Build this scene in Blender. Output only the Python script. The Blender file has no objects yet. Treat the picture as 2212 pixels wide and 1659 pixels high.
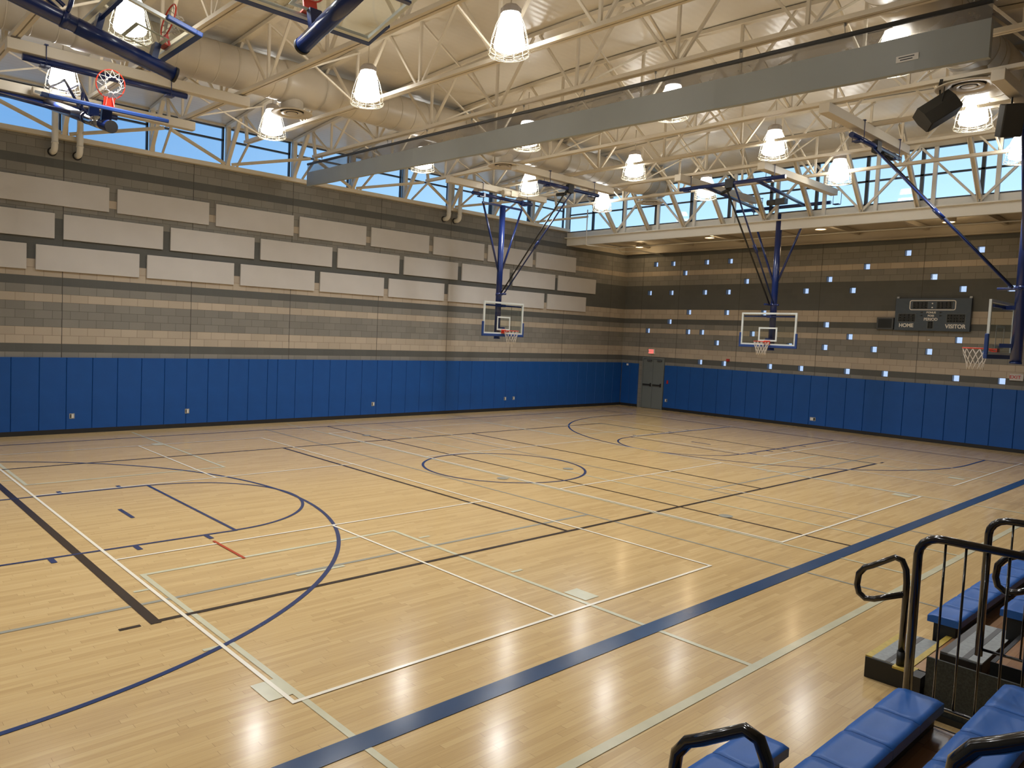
import bpy, math, random
from mathutils import Vector, Matrix
random.seed(7)
SC = bpy.context.scene
COL = SC.collection
PI = math.pi

# ------------------------------------------------------------------ camera
cam_d = bpy.data.cameras.new('camera')
cam = bpy.data.objects.new('camera', cam_d)
COL.objects.link(cam)
CX, CY, CZ = 28.088, 20.218, 2.933
YAW, PITCH, ROLL = -2.2854, -0.0585, 0.0421
f_ = Vector((math.cos(YAW) * math.cos(PITCH), math.sin(YAW) * math.cos(PITCH), math.sin(PITCH)))
r_ = f_.cross(Vector((0, 0, 1))).normalized()
u_ = r_.cross(f_)
c_, s_ = math.cos(ROLL), math.sin(ROLL)
r2 = r_ * c_ + u_ * s_
u2 = -r_ * s_ + u_ * c_
cam.matrix_world = Matrix(((r2.x, u2.x, -f_.x, CX), (r2.y, u2.y, -f_.y, CY), (r2.z, u2.z, -f_.z, CZ), (0, 0, 0, 1)))
cam_d.sensor_width = 36.0
cam_d.lens = 36.0 * 1624.81 / 2212
cam_d.shift_x = 149.06 / 2212
cam_d.shift_y = -17.81 / 2212
cam_d.clip_start = 0.05
cam_d.clip_end = 500
SC.camera = cam

# ------------------------------------------------------------------ exposure and world
SC.view_settings.view_transform = 'Standard'
SC.view_settings.look = 'None'
SC.view_settings.gamma = 1.0
SC.view_settings.use_curve_mapping = False
SC.view_settings.exposure = 0.0
LAMP_W = 335.0        # each high bay lamp
LAMP_C = (0.97, 0.985, 1.0)
SHADE = 14.0           # glow of the lamp glass
SKY = 1.0
world = bpy.data.worlds.new('sky')
SC.world = world
world.use_nodes = True
nt = world.node_tree
nt.nodes.clear()
wo = nt.nodes.new('ShaderNodeOutputWorld')
bg = nt.nodes.new('ShaderNodeBackground')
tc = nt.nodes.new('ShaderNodeTexCoord')
sx = nt.nodes.new('ShaderNodeSeparateXYZ')
nt.links.new(tc.outputs['Generated'], sx.inputs[0])
# real sky: pale and bright towards -x (where the sun is), deeper blue towards -y and overhead
m1 = nt.nodes.new('ShaderNodeMapRange')
m1.inputs['From Min'].default_value = -0.25
m1.inputs['From Max'].default_value = -1.0
nt.links.new(sx.outputs['X'], m1.inputs['Value'])
cr = nt.nodes.new('ShaderNodeValToRGB')
cr.color_ramp.elements[0].position = 0.0
cr.color_ramp.elements[0].color = (0.22, 0.47, 0.86, 1)
cr.color_ramp.elements[1].position = 1.0
cr.color_ramp.elements[1].color = (0.75, 1.15, 1.45, 1)
nt.links.new(m1.outputs[0], cr.inputs[0])
m2 = nt.nodes.new('ShaderNodeMapRange')
m2.inputs['From Min'].default_value = 0.12
m2.inputs['From Max'].default_value = 0.42
nt.links.new(sx.outputs['Z'], m2.inputs['Value'])
mx = nt.nodes.new('ShaderNodeMixRGB')
mx.inputs['Color2'].default_value = (0.17, 0.42, 0.84, 1)
nt.links.new(m2.outputs[0], mx.inputs['Fac'])
nt.links.new(cr.outputs[0], mx.inputs['Color1'])
nt.links.new(mx.outputs[0], bg.inputs['Color'])
bg.inputs['Strength'].default_value = SKY
nt.links.new(bg.outputs[0], wo.inputs['Surface'])

# ------------------------------------------------------------------ materials
def newmat(name):
    m = bpy.data.materials.new(name)
    m.use_nodes = True
    return m, m.node_tree, m.node_tree.nodes['Principled BSDF']

def mat(name, col, rough=0.5, metal=0.0, coat=0.0, spec=0.5, var=0.0, scale=6.0, bump=0.0):
    m, t, p = newmat(name)
    p.inputs['Base Color'].default_value = (*col, 1)
    p.inputs['Roughness'].default_value = rough
    p.inputs['Metallic'].default_value = metal
    p.inputs['Coat Weight'].default_value = coat
    p.inputs['Coat Roughness'].default_value = 0.08
    p.inputs['Specular IOR Level'].default_value = spec
    if var or bump:
        c = t.nodes.new('ShaderNodeTexCoord')
        n = t.nodes.new('ShaderNodeTexNoise')
        n.inputs['Scale'].default_value = scale
        n.inputs['Detail'].default_value = 4
        t.links.new(c.outputs['Object'], n.inputs['Vector'])
        if var:
            r = t.nodes.new('ShaderNodeValToRGB')
            r.color_ramp.elements[0].position = 0.3
            r.color_ramp.elements[1].position = 0.7
            r.color_ramp.elements[0].color = (*[v * (1 - var) for v in col], 1)
            r.color_ramp.elements[1].color = (*[min(1, v * (1 + var)) for v in col], 1)
            t.links.new(n.outputs['Fac'], r.inputs[0])
            t.links.new(r.outputs[0], p.inputs['Base Color'])
        if bump:
            b = t.nodes.new('ShaderNodeBump')
            b.inputs['Strength'].default_value = bump
            b.inputs['Distance'].default_value = 0.01
            t.links.new(n.outputs['Fac'], b.inputs['Height'])
            t.links.new(b.outputs[0], p.inputs['Normal'])
    return m

def emat(name, col, s):
    m, t, p = newmat(name)
    p.inputs['Base Color'].default_value = (*[min(1, c) for c in col], 1)
    p.inputs['Emission Color'].default_value = (*col, 1)
    p.inputs['Emission Strength'].default_value = s
    return m

def math_n(t, op, a, b=None, c=None):
    n = t.nodes.new('ShaderNodeMath')
    n.operation = op
    for i, v in enumerate((a, b, c)):
        if v is None: continue
        if isinstance(v, (int, float)): n.inputs[i].default_value = v
        else: t.links.new(v, n.inputs[i])
    return n.outputs[0]

def wood_floor(name, cols, rough, pw=0.057, pl=0.85, sat=1.0):
    m, t, p = newmat(name)
    c = t.nodes.new('ShaderNodeTexCoord')
    s = t.nodes.new('ShaderNodeSeparateXYZ')
    t.links.new(c.outputs['Object'], s.inputs[0])
    row = math_n(t, 'FLOOR', math_n(t, 'DIVIDE', s.outputs[1], pw))
    wn = t.nodes.new('ShaderNodeTexWhiteNoise'); wn.noise_dimensions = '1D'
    t.links.new(row, wn.inputs['W'])
    u = math_n(t, 'ADD', math_n(t, 'DIVIDE', s.outputs[0], pl), math_n(t, 'MULTIPLY', wn.outputs['Value'], 7.3))
    colm = math_n(t, 'FLOOR', u)
    cb = t.nodes.new('ShaderNodeCombineXYZ')
    t.links.new(row, cb.inputs[0]); t.links.new(colm, cb.inputs[1])
    w2 = t.nodes.new('ShaderNodeTexWhiteNoise'); w2.noise_dimensions = '2D'
    t.links.new(cb.outputs[0], w2.inputs['Vector'])
    ramp = t.nodes.new('ShaderNodeValToRGB')
    ramp.color_ramp.elements[0].color = (*cols[0], 1)
    ramp.color_ramp.elements[1].color = (*cols[2], 1)
    e = ramp.color_ramp.elements.new(0.5); e.color = (*cols[1], 1)
    t.links.new(w2.outputs['Value'], ramp.inputs[0])
    # grain
    mp = t.nodes.new('ShaderNodeMapping')
    mp.inputs['Scale'].default_value = (1.2, 26, 1)
    t.links.new(c.outputs['Object'], mp.inputs[0])
    n = t.nodes.new('ShaderNodeTexNoise'); n.inputs['Scale'].default_value = 2.0; n.inputs['Detail'].default_value = 5
    t.links.new(mp.outputs[0], n.inputs['Vector'])
    mg = t.nodes.new('ShaderNodeMixRGB'); mg.blend_type = 'MULTIPLY'; mg.inputs['Fac'].default_value = 0.25
    gr = t.nodes.new('ShaderNodeValToRGB')
    gr.color_ramp.elements[0].position = 0.35; gr.color_ramp.elements[0].color = (0.72, 0.66, 0.6, 1)
    gr.color_ramp.elements[1].position = 0.6; gr.color_ramp.elements[1].color = (1, 1, 1, 1)
    t.links.new(n.outputs['Fac'], gr.inputs[0])
    t.links.new(ramp.outputs[0], mg.inputs['Color1']); t.links.new(gr.outputs[0], mg.inputs['Color2'])
    # joints
    fy = math_n(t, 'FRACT', math_n(t, 'DIVIDE', s.outputs[1], pw))
    fx = math_n(t, 'FRACT', u)
    jy = math_n(t, 'LESS_THAN', fy, 0.035)
    jx = math_n(t, 'LESS_THAN', fx, 0.0035)
    j = math_n(t, 'MAXIMUM', jx, math_n(t, 'MULTIPLY', jy, 0.55))
    mj = t.nodes.new('ShaderNodeMixRGB')
    mj.inputs['Color2'].default_value = (cols[0][0] * .45, cols[0][1] * .42, cols[0][2] * .4, 1)
    t.links.new(math_n(t, 'MULTIPLY', j, 0.7), mj.inputs['Fac'])
    t.links.new(mg.outputs[0], mj.inputs['Color1'])
    t.links.new(mj.outputs[0], p.inputs['Base Color'])
    # slight cupping of the strips stretches the reflections
    bh = math_n(t, 'ADD', math_n(t, 'MULTIPLY', w2.outputs['Value'], 0.35), math_n(t, 'MULTIPLY', n.outputs['Fac'], 0.4))
    b = t.nodes.new('ShaderNodeBump'); b.inputs['Strength'].default_value = 0.12; b.inputs['Distance'].default_value = 0.004
    t.links.new(bh, b.inputs['Height']); t.links.new(b.outputs[0], p.inputs['Normal'])
    p.inputs['Roughness'].default_value = rough
    p.inputs['Coat Weight'].default_value = 0.06
    p.inputs['Coat Roughness'].default_value = 0.1
    p.inputs['Specular IOR Level'].default_value = 0.42
    return m

def cmu(name, c1, c2, mortar, axis, joints=1.0, cc=0.4064, bump=0.5):
    """concrete block courses; axis = which horizontal coordinate runs along the wall"""
    m, t, p = newmat(name)
    c = t.nodes.new('ShaderNodeTexCoord')
    s = t.nodes.new('ShaderNodeSeparateXYZ')
    t.links.new(c.outputs['Object'], s.inputs[0])
    cb = t.nodes.new('ShaderNodeCombineXYZ')
    t.links.new(math_n(t, 'ADD', s.outputs[axis], 0.1), cb.inputs[0]); t.links.new(s.outputs[2], cb.inputs[1])
    br = t.nodes.new('ShaderNodeTexBrick')
    br.inputs['Scale'].default_value = 1.0
    br.inputs['Brick Width'].default_value = cc
    br.inputs['Row Height'].default_value = 0.2032
    br.inputs['Mortar Size'].default_value = 0.006
    br.inputs['Mortar Smooth'].default_value = 0.4
    br.inputs['Color1'].default_value = (*c1, 1)
    br.inputs['Color2'].default_value = (*c2, 1)
    br.inputs['Mortar'].default_value = (*mortar, 1)
    t.links.new(cb.outputs[0], br.inputs['Vector'])
    n = t.nodes.new('ShaderNodeTexNoise'); n.inputs['Scale'].default_value = 1.3; n.inputs['Detail'].default_value = 6
    t.links.new(c.outputs['Object'], n.inputs['Vector'])
    n2 = t.nodes.new('ShaderNodeTexNoise'); n2.inputs['Scale'].default_value = 70; n2.inputs['Detail'].default_value = 3
    t.links.new(c.outputs['Object'], n2.inputs['Vector'])
    mg = t.nodes.new('ShaderNodeMixRGB'); mg.blend_type = 'MULTIPLY'; mg.inputs['Fac'].default_value = 0.5
    gr = t.nodes.new('ShaderNodeValToRGB')
    gr.color_ramp.elements[0].position = 0.3; gr.color_ramp.elements[0].color = (0.78, 0.77, 0.76, 1)
    gr.color_ramp.elements[1].position = 0.7
    t.links.new(math_n(t, 'ADD', math_n(t, 'MULTIPLY', n.outputs['Fac'], 0.6), math_n(t, 'MULTIPLY', n2.outputs['Fac'], 0.4)), gr.inputs[0])
    t.links.new(br.outputs['Color'], mg.inputs['Color1']); t.links.new(gr.outputs[0], mg.inputs['Color2'])
    t.links.new(mg.outputs[0], p.inputs['Base Color'])
    b = t.nodes.new('ShaderNodeBump'); b.inputs['Strength'].default_value = bump; b.inputs['Distance'].default_value = 0.006
    t.links.new(math_n(t, 'SUBTRACT', math_n(t, 'MULTIPLY', n2.outputs['Fac'], 0.3), math_n(t, 'MULTIPLY', br.outputs['Fac'], joints)), b.inputs['Height'])
    t.links.new(b.outputs[0], p.inputs['Normal'])
    p.inputs['Roughness'].default_value = 0.85
    return m

def deck_mat(name, col, axis=1, period=0.15, rough=0.32):
    m, t, p = newmat(name)
    c = t.nodes.new('ShaderNodeTexCoord')
    s = t.nodes.new('ShaderNodeSeparateXYZ')
    t.links.new(c.outputs['Object'], s.inputs[0])
    w = math_n(t, 'SINE', math_n(t, 'MULTIPLY', s.outputs[axis], 2 * PI / period))
    n = t.nodes.new('ShaderNodeTexNoise'); n.inputs['Scale'].default_value = 0.9; n.inputs['Detail'].default_value = 5
    t.links.new(c.outputs['Object'], n.inputs['Vector'])
    r = t.nodes.new('ShaderNodeValToRGB')
    r.color_ramp.elements[0].position = 0.3; r.color_ramp.elements[0].color = (*[v * 0.88 for v in col], 1)
    r.color_ramp.elements[1].position = 0.7; r.color_ramp.elements[1].color = (*col, 1)
    t.links.new(n.outputs['Fac'], r.inputs[0]); t.links.new(r.outputs[0], p.inputs['Base Color'])
    b = t.nodes.new('ShaderNodeBump'); b.inputs['Strength'].default_value = 0.22; b.inputs['Distance'].default_value = 0.005
    t.links.new(math_n(t, 'ADD', w, math_n(t, 'MULTIPLY', n.outputs['Fac'], 1.5)), b.inputs['Height']); t.links.new(b.outputs[0], p.inputs['Normal'])
    p.inputs['Roughness'].default_value = rough
    return m

def glass_mat(name, tint=(1, 1, 1), refl=0.08, rough=0.02):
    m, t, p = newmat(name)
    t.nodes.remove(p)
    o = t.nodes['Material Output']
    tr = t.nodes.new('ShaderNodeBsdfTransparent'); tr.inputs[0].default_value = (*tint, 1)
    gl = t.nodes.new('ShaderNodeBsdfGlossy'); gl.inputs['Roughness'].default_value = rough
    lw = t.nodes.new('ShaderNodeLayerWeight'); lw.inputs['Blend'].default_value = 0.5
    fr = math_n(t, 'ADD', math_n(t, 'MULTIPLY', math_n(t, 'POWER', lw.outputs['Facing'], 4.0), 0.55), refl * 0.5)
    mxs = t.nodes.new('ShaderNodeMixShader')
    t.links.new(fr, mxs.inputs[0])
    t.links.new(tr.outputs[0], mxs.inputs[1]); t.links.new(gl.outputs[0], mxs.inputs[2])
    t.links.new(mxs.outputs[0], o.inputs['Surface'])
    return m

def block_glass(name):
    m, t, p = newmat(name)
    t.nodes.remove(p)
    o = t.nodes['Material Output']
    tl = t.nodes.new('ShaderNodeBsdfTranslucent'); tl.inputs[0].default_value = (0.97, 0.98, 1, 1)
    tr = t.nodes.new('ShaderNodeBsdfTransparent'); tr.inputs[0].default_value = (0.92, 0.86, 0.92, 1)
    gl = t.nodes.new('ShaderNodeBsdfGlossy'); gl.inputs['Roughness'].default_value = 0.1
    a = t.nodes.new('ShaderNodeMixShader'); a.inputs[0].default_value = 0.93
    t.links.new(tl.outputs[0], a.inputs[1]); t.links.new(tr.outputs[0], a.inputs[2])
    b = t.nodes.new('ShaderNodeMixShader'); b.inputs[0].default_value = 0.06
    t.links.new(a.outputs[0], b.inputs[1]); t.links.new(gl.outputs[0], b.inputs[2])
    t.links.new(b.outputs[0], o.inputs['Surface'])
    return m

def mesh_mat(name, col, keep=0.5):
    """woven see-through mesh"""
    m, t, p = newmat(name)
    o = t.nodes['Material Output']
    p.inputs['Base Color'].default_value = (*col, 1); p.inputs['Roughness'].default_value = 0.6
    tr = t.nodes.new('ShaderNodeBsdfTransparent')
    c = t.nodes.new('ShaderNodeTexCoord')
    n = t.nodes.new('ShaderNodeTexNoise'); n.inputs['Scale'].default_value = 2.2; n.inputs['Detail'].default_value = 4
    t.links.new(c.outputs['Object'], n.inputs['Vector'])
    mr = t.nodes.new('ShaderNodeMapRange'); mr.inputs['To Min'].default_value = keep - 0.12; mr.inputs['To Max'].default_value = keep + 0.12
    t.links.new(n.outputs['Fac'], mr.inputs['Value'])
    mxs = t.nodes.new('ShaderNodeMixShader')
    t.links.new(mr.outputs[0], mxs.inputs[0]); t.links.new(tr.outputs[0], mxs.inputs[1]); t.links.new(p.outputs[0], mxs.inputs[2])
    t.links.new(mxs.outputs[0], o.inputs['Surface'])
    return m

GREY1, GREY2 = (0.205, 0.198, 0.178), (0.25, 0.240, 0.215)
TAN1, TAN2 = (0.42, 0.36, 0.285), (0.48, 0.41, 0.325)
DARK1, DARK2 = (0.098, 0.101, 0.096), (0.108, 0.111, 0.105)
M = {}
for ax, nm in ((0, 'x'), (1, 'y')):
    M['grey' + nm] = cmu('grey_block_' + nm, GREY1, GREY2, (0.13, 0.12, 0.10), ax)
    M['tan' + nm] = cmu('tan_block_' + nm, TAN1, TAN2, (0.27, 0.22, 0.165), ax)
    M['dark' + nm] = cmu('dark_block_' + nm, DARK1, DARK2, (0.112, 0.113, 0.105), ax, 0.1)
M['wood'] = wood_floor('maple_floor', ((0.55, 0.375, 0.168), (0.605, 0.422, 0.192), (0.64, 0.455, 0.215)), 0.17)
M['deckwood'] = wood_floor('bleacher_deck_wood', ((0.27, 0.13, 0.055), (0.36, 0.19, 0.085), (0.42, 0.24, 0.12)), 0.2, pw=0.09, pl=1.4)
LG = dict(rough=0.18, coat=0.06)
M['ln_blue'] = mat('line_blue', (0.022, 0.040, 0.125), var=0.1, scale=3, **LG)
M['ln_wide'] = mat('line_wide_blue', (0.020, 0.062, 0.150), var=0.1, scale=3, **LG)
M['ln_black'] = mat('line_black', (0.035, 0.022, 0.016), **LG)
M['ln_white'] = mat('line_white', (0.86, 0.80, 0.66), **LG)
M['ln_pale'] = mat('line_pale', (0.60, 0.57, 0.40), var=0.06, scale=4, **LG)
M['ln_grey'] = mat('line_grey', (0.33, 0.32, 0.26), **LG)
M['ln_red'] = mat('line_red', (0.45, 0.06, 0.02), **LG)
M['cream'] = mat('cream_steel', (0.64, 0.57, 0.445), 0.38, var=0.04, scale=2)
M['creamlt'] = mat('cream_tube', (0.62, 0.56, 0.45), 0.4)
M['duct'] = mat('cream_duct', (0.58, 0.52, 0.42), 0.36, var=0.06, scale=1.5)
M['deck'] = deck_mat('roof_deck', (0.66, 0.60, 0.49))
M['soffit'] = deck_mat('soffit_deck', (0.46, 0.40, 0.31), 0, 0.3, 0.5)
M['white'] = mat('white_paint', (0.74, 0.72, 0.66), 0.45)
M['frame'] = mat('charcoal_frame', (0.045, 0.055, 0.07), 0.4)
M['glass'] = glass_mat('window_glass', (0.97, 0.99, 1.0))
M['bglass'] = glass_mat('backboard_glass', (0.88, 0.92, 0.88))
M['gblock'] = block_glass('glass_block')
M['pad'] = mat('blue_vinyl', (0.008, 0.075, 0.30), 0.5, var=0.06, scale=2.5, bump=0.15, spec=0.35)
M['black'] = mat('black_rubber', (0.012, 0.011, 0.011), 0.6)
M['acou'] = mat('acoustic_fabric', (0.54, 0.52, 0.50), 0.9, var=0.03, scale=1.5, bump=0.1)
M['navy'] = mat('navy_steel', (0.006, 0.022, 0.125), 0.28, coat=0.3)
M['bbluepad'] = mat('backboard_padding', (0.012, 0.045, 0.19), 0.5)
M['bbwhite'] = mat('backboard_white', (0.62, 0.66, 0.64), 0.4)
M['orange'] = mat('orange_steel', (0.62, 0.045, 0.02), 0.4)
M['cord'] = mat('white_cord', (0.62, 0.57, 0.50), 0.8)
M['chrome'] = mat('chrome', (0.55, 0.55, 0.6), 0.15, metal=1)
M['curtain'] = mat('grey_vinyl', (0.30, 0.325, 0.32), 0.45, var=0.05, scale=0.8, bump=0.1)
M['curtmesh'] = mesh_mat('grey_mesh', (0.16, 0.15, 0.135), 0.66)
M['dgrey'] = mat('dark_grey', (0.07, 0.075, 0.08), 0.5)
M['door'] = mat('grey_door', (0.16, 0.18, 0.175), 0.45)
M['sign'] = mat('sign_white', (0.72, 0.70, 0.66), 0.5)
M['exit'] = emat('exit_red', (1.0, 0.16, 0.14), 1.1)
M['redp'] = mat('red_plastic', (0.45, 0.02, 0.02), 0.5)
M['steel'] = mat('steel_plate', (0.42, 0.42, 0.40), 0.35, metal=0.4)
M['slate'] = mat('scoreboard_slate', (0.055, 0.075, 0.10), 0.5)
M['led'] = mat('scoreboard_display', (0.008, 0.010, 0.010), 0.4)
M['seg'] = mat('unlit_segment', (0.020, 0.022, 0.018), 0.5)
M['seat'] = mat('blue_seat', (0.025, 0.12, 0.42), 0.42, coat=0.0, spec=0.35, var=0.06, scale=4)
M['rail'] = mat('black_gloss_rail', (0.006, 0.006, 0.007), 0.14, coat=0.6)
M['blk'] = mat('black_metal', (0.010, 0.010, 0.009), 0.45)
M['yellow'] = mat('yellow_nosing', (0.50, 0.36, 0.06), 0.5, var=0.15, scale=20)
M['stepgrey'] = mat('step_grit', (0.30, 0.32, 0.32), 0.7, var=0.12, scale=30)
M['stepdk'] = mat('step_grit_dark', (0.13, 0.13, 0.13), 0.7)
M['rubmesh'] = mat('black_mesh_panel', (0.022, 0.026, 0.022), 0.6, var=0.5, scale=70)
M['speaker'] = mat('speaker_grille', (0.030, 0.028, 0.022), 0.7)
M['shade'] = emat('lamp_glass_glow', (0.99, 0.975, 0.94), SHADE)
M['lhouse'] = mat('lamp_housing', (0.40, 0.36, 0.33), 0.5)
M['wire'] = mat('cream_wire', (0.80, 0.76, 0.62), 0.4)
M['down'] = emat('downlight_glow', (1.0, 0.72, 0.38), 9)
M['dk'] = mat('dark_brown_matte', (0.05, 0.045, 0.04), 0.7)  # even dark brown for the control joints and diffuser throats

# ------------------------------------------------------------------ geometry helpers
class MB:
    def __init__(s): s.v = []; s.f = []; s.m = []; s.sm = []
    def face(s, pts, mi=0, smooth=False):
        b = len(s.v); s.v += [tuple(p) for p in pts]; s.f.append(tuple(range(b, b + len(pts)))); s.m.append(mi); s.sm.append(smooth)
    def box(s, lo, hi, mi=0):
        x0, y0, z0 = [min(a, b) for a, b in zip(lo, hi)]; x1, y1, z1 = [max(a, b) for a, b in zip(lo, hi)]
        b = len(s.v)
        s.v += [(x0, y0, z0), (x1, y0, z0), (x1, y1, z0), (x0, y1, z0), (x0, y0, z1), (x1, y0, z1), (x1, y1, z1), (x0, y1, z1)]
        for q in ((0, 3, 2, 1), (4, 5, 6, 7), (0, 1, 5, 4), (1, 2, 6, 5), (2, 3, 7, 6), (3, 0, 4, 7)):
            s.f.append(tuple(b + i for i in q)); s.m.append(mi); s.sm.append(False)
        return s
    def beam(s, a, b_, w, h, up=(0, 0, 1), mi=0):
        a = Vector(a); b_ = Vector(b_); d = (b_ - a).normalized(); up = Vector(up)
        sd = d.cross(up)
        if sd.length < 1e-4: sd = d.cross(Vector((1, 0, 0)))
        sd.normalize(); u = sd.cross(d)
        b = len(s.v)
        for p in (a, b_):
            for i, j in ((-1, -1), (1, -1), (1, 1), (-1, 1)):
                s.v.append(tuple(p + sd * (i * w / 2) + u * (j * h / 2)))
        for q in ((0, 1, 2, 3), (7, 6, 5, 4), (0, 4, 5, 1), (1, 5, 6, 2), (2, 6, 7, 3), (3, 7, 4, 0)):
            s.f.append(tuple(b + i for i in q)); s.m.append(mi); s.sm.append(False)
        return s
    def tube(s, pts, r, n=12, mi=0, cap=True, closed=False, rs=None):
        pts = [Vector(p) for p in pts]; N = len(pts); b = len(s.v)
        prev = None
        for i, p in enumerate(pts):
            if closed: d = pts[(i + 1) % N] - pts[i - 1]
            elif i == 0: d = pts[1] - pts[0]
            elif i == N - 1: d = pts[-1] - pts[-2]
            else: d = (pts[i + 1] - pts[i]).normalized() + (pts[i] - pts[i - 1]).normalized()
            d.normalize()
            if prev is None:
                a = Vector((0, 0, 1)) if abs(d.z) < 0.9 else Vector((1, 0, 0))
                sd = d.cross(a).normalized()
            else:
                sd = prev - d * prev.dot(d)
                sd = sd.normalized() if sd.length > 1e-5 else d.cross(Vector((0, 0, 1))).normalized()
            prev = sd; u = sd.cross(d)
            rr = rs[i] if rs else r
            for k in range(n):
                t = 2 * PI * k / n
                s.v.append(tuple(p + sd * (rr * math.cos(t)) + u * (rr * math.sin(t))))
        for i in range(N if closed else N - 1):
            for k in range(n):
                a0 = b + i * n; a1 = b + ((i + 1) % N) * n
                s.f.append((a0 + k, a0 + (k + 1) % n, a1 + (k + 1) % n, a1 + k)); s.m.append(mi); s.sm.append(True)
        if cap and not closed:
            s.f.append(tuple(b + k for k in range(n))[::-1]); s.m.append(mi); s.sm.append(False)
            s.f.append(tuple(b + (N - 1) * n + k for k in range(n))); s.m.append(mi); s.sm.append(False)
        return s
    def lathe(s, prof, n=24, c=(0, 0, 0), mi=0, smooth=True):
        b = len(s.v)
        for r, z in prof:
            for k in range(n):
                t = 2 * PI * k / n
                s.v.append((c[0] + r * math.cos(t), c[1] + r * math.sin(t), c[2] + z))
        for i in range(len(prof) - 1):
            for k in range(n):
                s.f.append((b + i * n + k, b + i * n + (k + 1) % n, b + (i + 1) * n + (k + 1) % n, b + (i + 1) * n + k)); s.m.append(mi); s.sm.append(smooth)
        return s
    def prism(s, poly, axis, a0, a1, mi=0):
        """poly = list of 2D points, extruded along axis 0/1/2 from a0 to a1"""
        def P(p, a):
            q = [p[0], p[1]]; q.insert(axis, a); return tuple(q)
        n = len(poly); b = len(s.v)
        s.v += [P(p, a0) for p in poly] + [P(p, a1) for p in poly]
        for k in range(n):
            s.f.append((b + k, b + (k + 1) % n, b + n + (k + 1) % n, b + n + k)); s.m.append(mi); s.sm.append(False)
        s.f.append(tuple(b + k for k in range(n))[::-1]); s.m.append(mi); s.sm.append(False)
        s.f.append(tuple(b + n + k for k in range(n))); s.m.append(mi); s.sm.append(False)
        return s
    def build(s, name, mats, parent=None, xf=None, bevel=0.0):
        me = bpy.data.meshes.new(name)
        vs = s.v
        if xf is not None: vs = [tuple(xf @ Vector(p)) for p in vs]
        me.from_pydata(vs, [], s.f)
        if not isinstance(mats, (list, tuple)): mats = [mats]
        for m in mats: me.materials.append(m)
        me.polygons.foreach_set('material_index', s.m)
        me.polygons.foreach_set('use_smooth', s.sm)
        me.update()
        o = bpy.data.objects.new(name, me); COL.objects.link(o)
        if parent is not None:
            o.parent = parent
        if bevel:
            bv = o.modifiers.new('bevel', 'BEVEL'); bv.width = bevel; bv.segments = 2; bv.limit_method = 'ANGLE'
        return o

def tag(o, label=None, cat=None, group=None, kind=None):
    if label: o['label'] = label
    if cat: o['category'] = cat
    if group: o['group'] = group
    if kind: o['kind'] = kind
    return o

def thing(name, label, cat, loc=(0, 0, 0), group=None, rz=0.0):
    o = bpy.data.objects.new(name, None); COL.objects.link(o)
    o.empty_display_size = 0.2
    o.location = loc; o.rotation_euler = (0, 0, rz)
    return tag(o, label, cat, group)

def local(mb, t):
    """shift world-space vertices so they sit under thing t"""
    l = t.location
    mb.v = [(x - l[0], y - l[1], z - l[2]) for x, y, z in mb.v]
    return mb

def dup(root, loc, label=None, rz=None, group=None):
    r = root.copy(); COL.objects.link(r); r.location = loc
    if rz is not None: r.rotation_euler = (0, 0, rz)
    if label: r['label'] = label
    if group: r['group'] = group
    for ch in list(root.children):
        c = ch.copy(); COL.objects.link(c); c.parent = r
        for g in ch.children:
            d = g.copy(); COL.objects.link(d); d.parent = c
    return r

def struct(name, mb, mats, parent=None):
    o = mb.build(name, mats, parent)
    if parent is None: o['kind'] = 'structure'
    return o

def text_mesh(name, s, size, m, parent, loc, rot, bold=0.0, ext=0.002, sx_=1.0):
    cu = bpy.data.curves.new(name, 'FONT'); cu.body = s; cu.size = size; cu.align_x = 'CENTER'; cu.align_y = 'CENTER'
    cu.extrude = ext; cu.offset = bold
    tmp = bpy.data.objects.new(name + '_tmp', cu)
    me = bpy.data.meshes.new_from_object(tmp)
    bpy.data.objects.remove(tmp)
    me.materials.clear(); me.materials.append(m)
    o = bpy.data.objects.new(name, me); COL.objects.link(o); o.parent = parent
    o.location = loc; o.rotation_euler = rot; o.scale = (sx_, 1, 1)
    return o

ORD = ['first', 'second', 'third', 'fourth', 'fifth', 'sixth', 'seventh', 'eighth', 'ninth', 'tenth', 'eleventh', 'twelfth', 'thirteenth', 'fourteenth', 'fifteenth',
       'sixteenth', 'seventeenth', 'eighteenth', 'nineteenth', 'twentieth', 'twenty first', 'twenty second', 'twenty third', 'twenty fourth', 'twenty fifth', 'twenty sixth',
       'twenty seventh', 'twenty eighth', 'twenty ninth', 'thirtieth', 'thirty first', 'thirty second', 'thirty third', 'thirty fourth', 'thirty fifth', 'thirty sixth',
       'thirty seventh', 'thirty eighth', 'thirty ninth', 'fortieth', 'forty first', 'forty second', 'forty third', 'forty fourth', 'forty fifth', 'forty sixth']

XE, YE = 31.5, 21.6          # far limits of the hall behind the camera
XB = 4.17                    # face of the end clerestory beam
C = 0.2032                   # block course
def deck_z(y): return 8.96 - 0.0052 * (y - 10.4) ** 2

# ================================================================== FLOOR (planks + painted court lines)
fl = MB()
fl.face([(-0.2, -0.2, 0), (XE, -0.2, 0), (XE, YE, 0), (-0.2, YE, 0)], 0)
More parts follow.
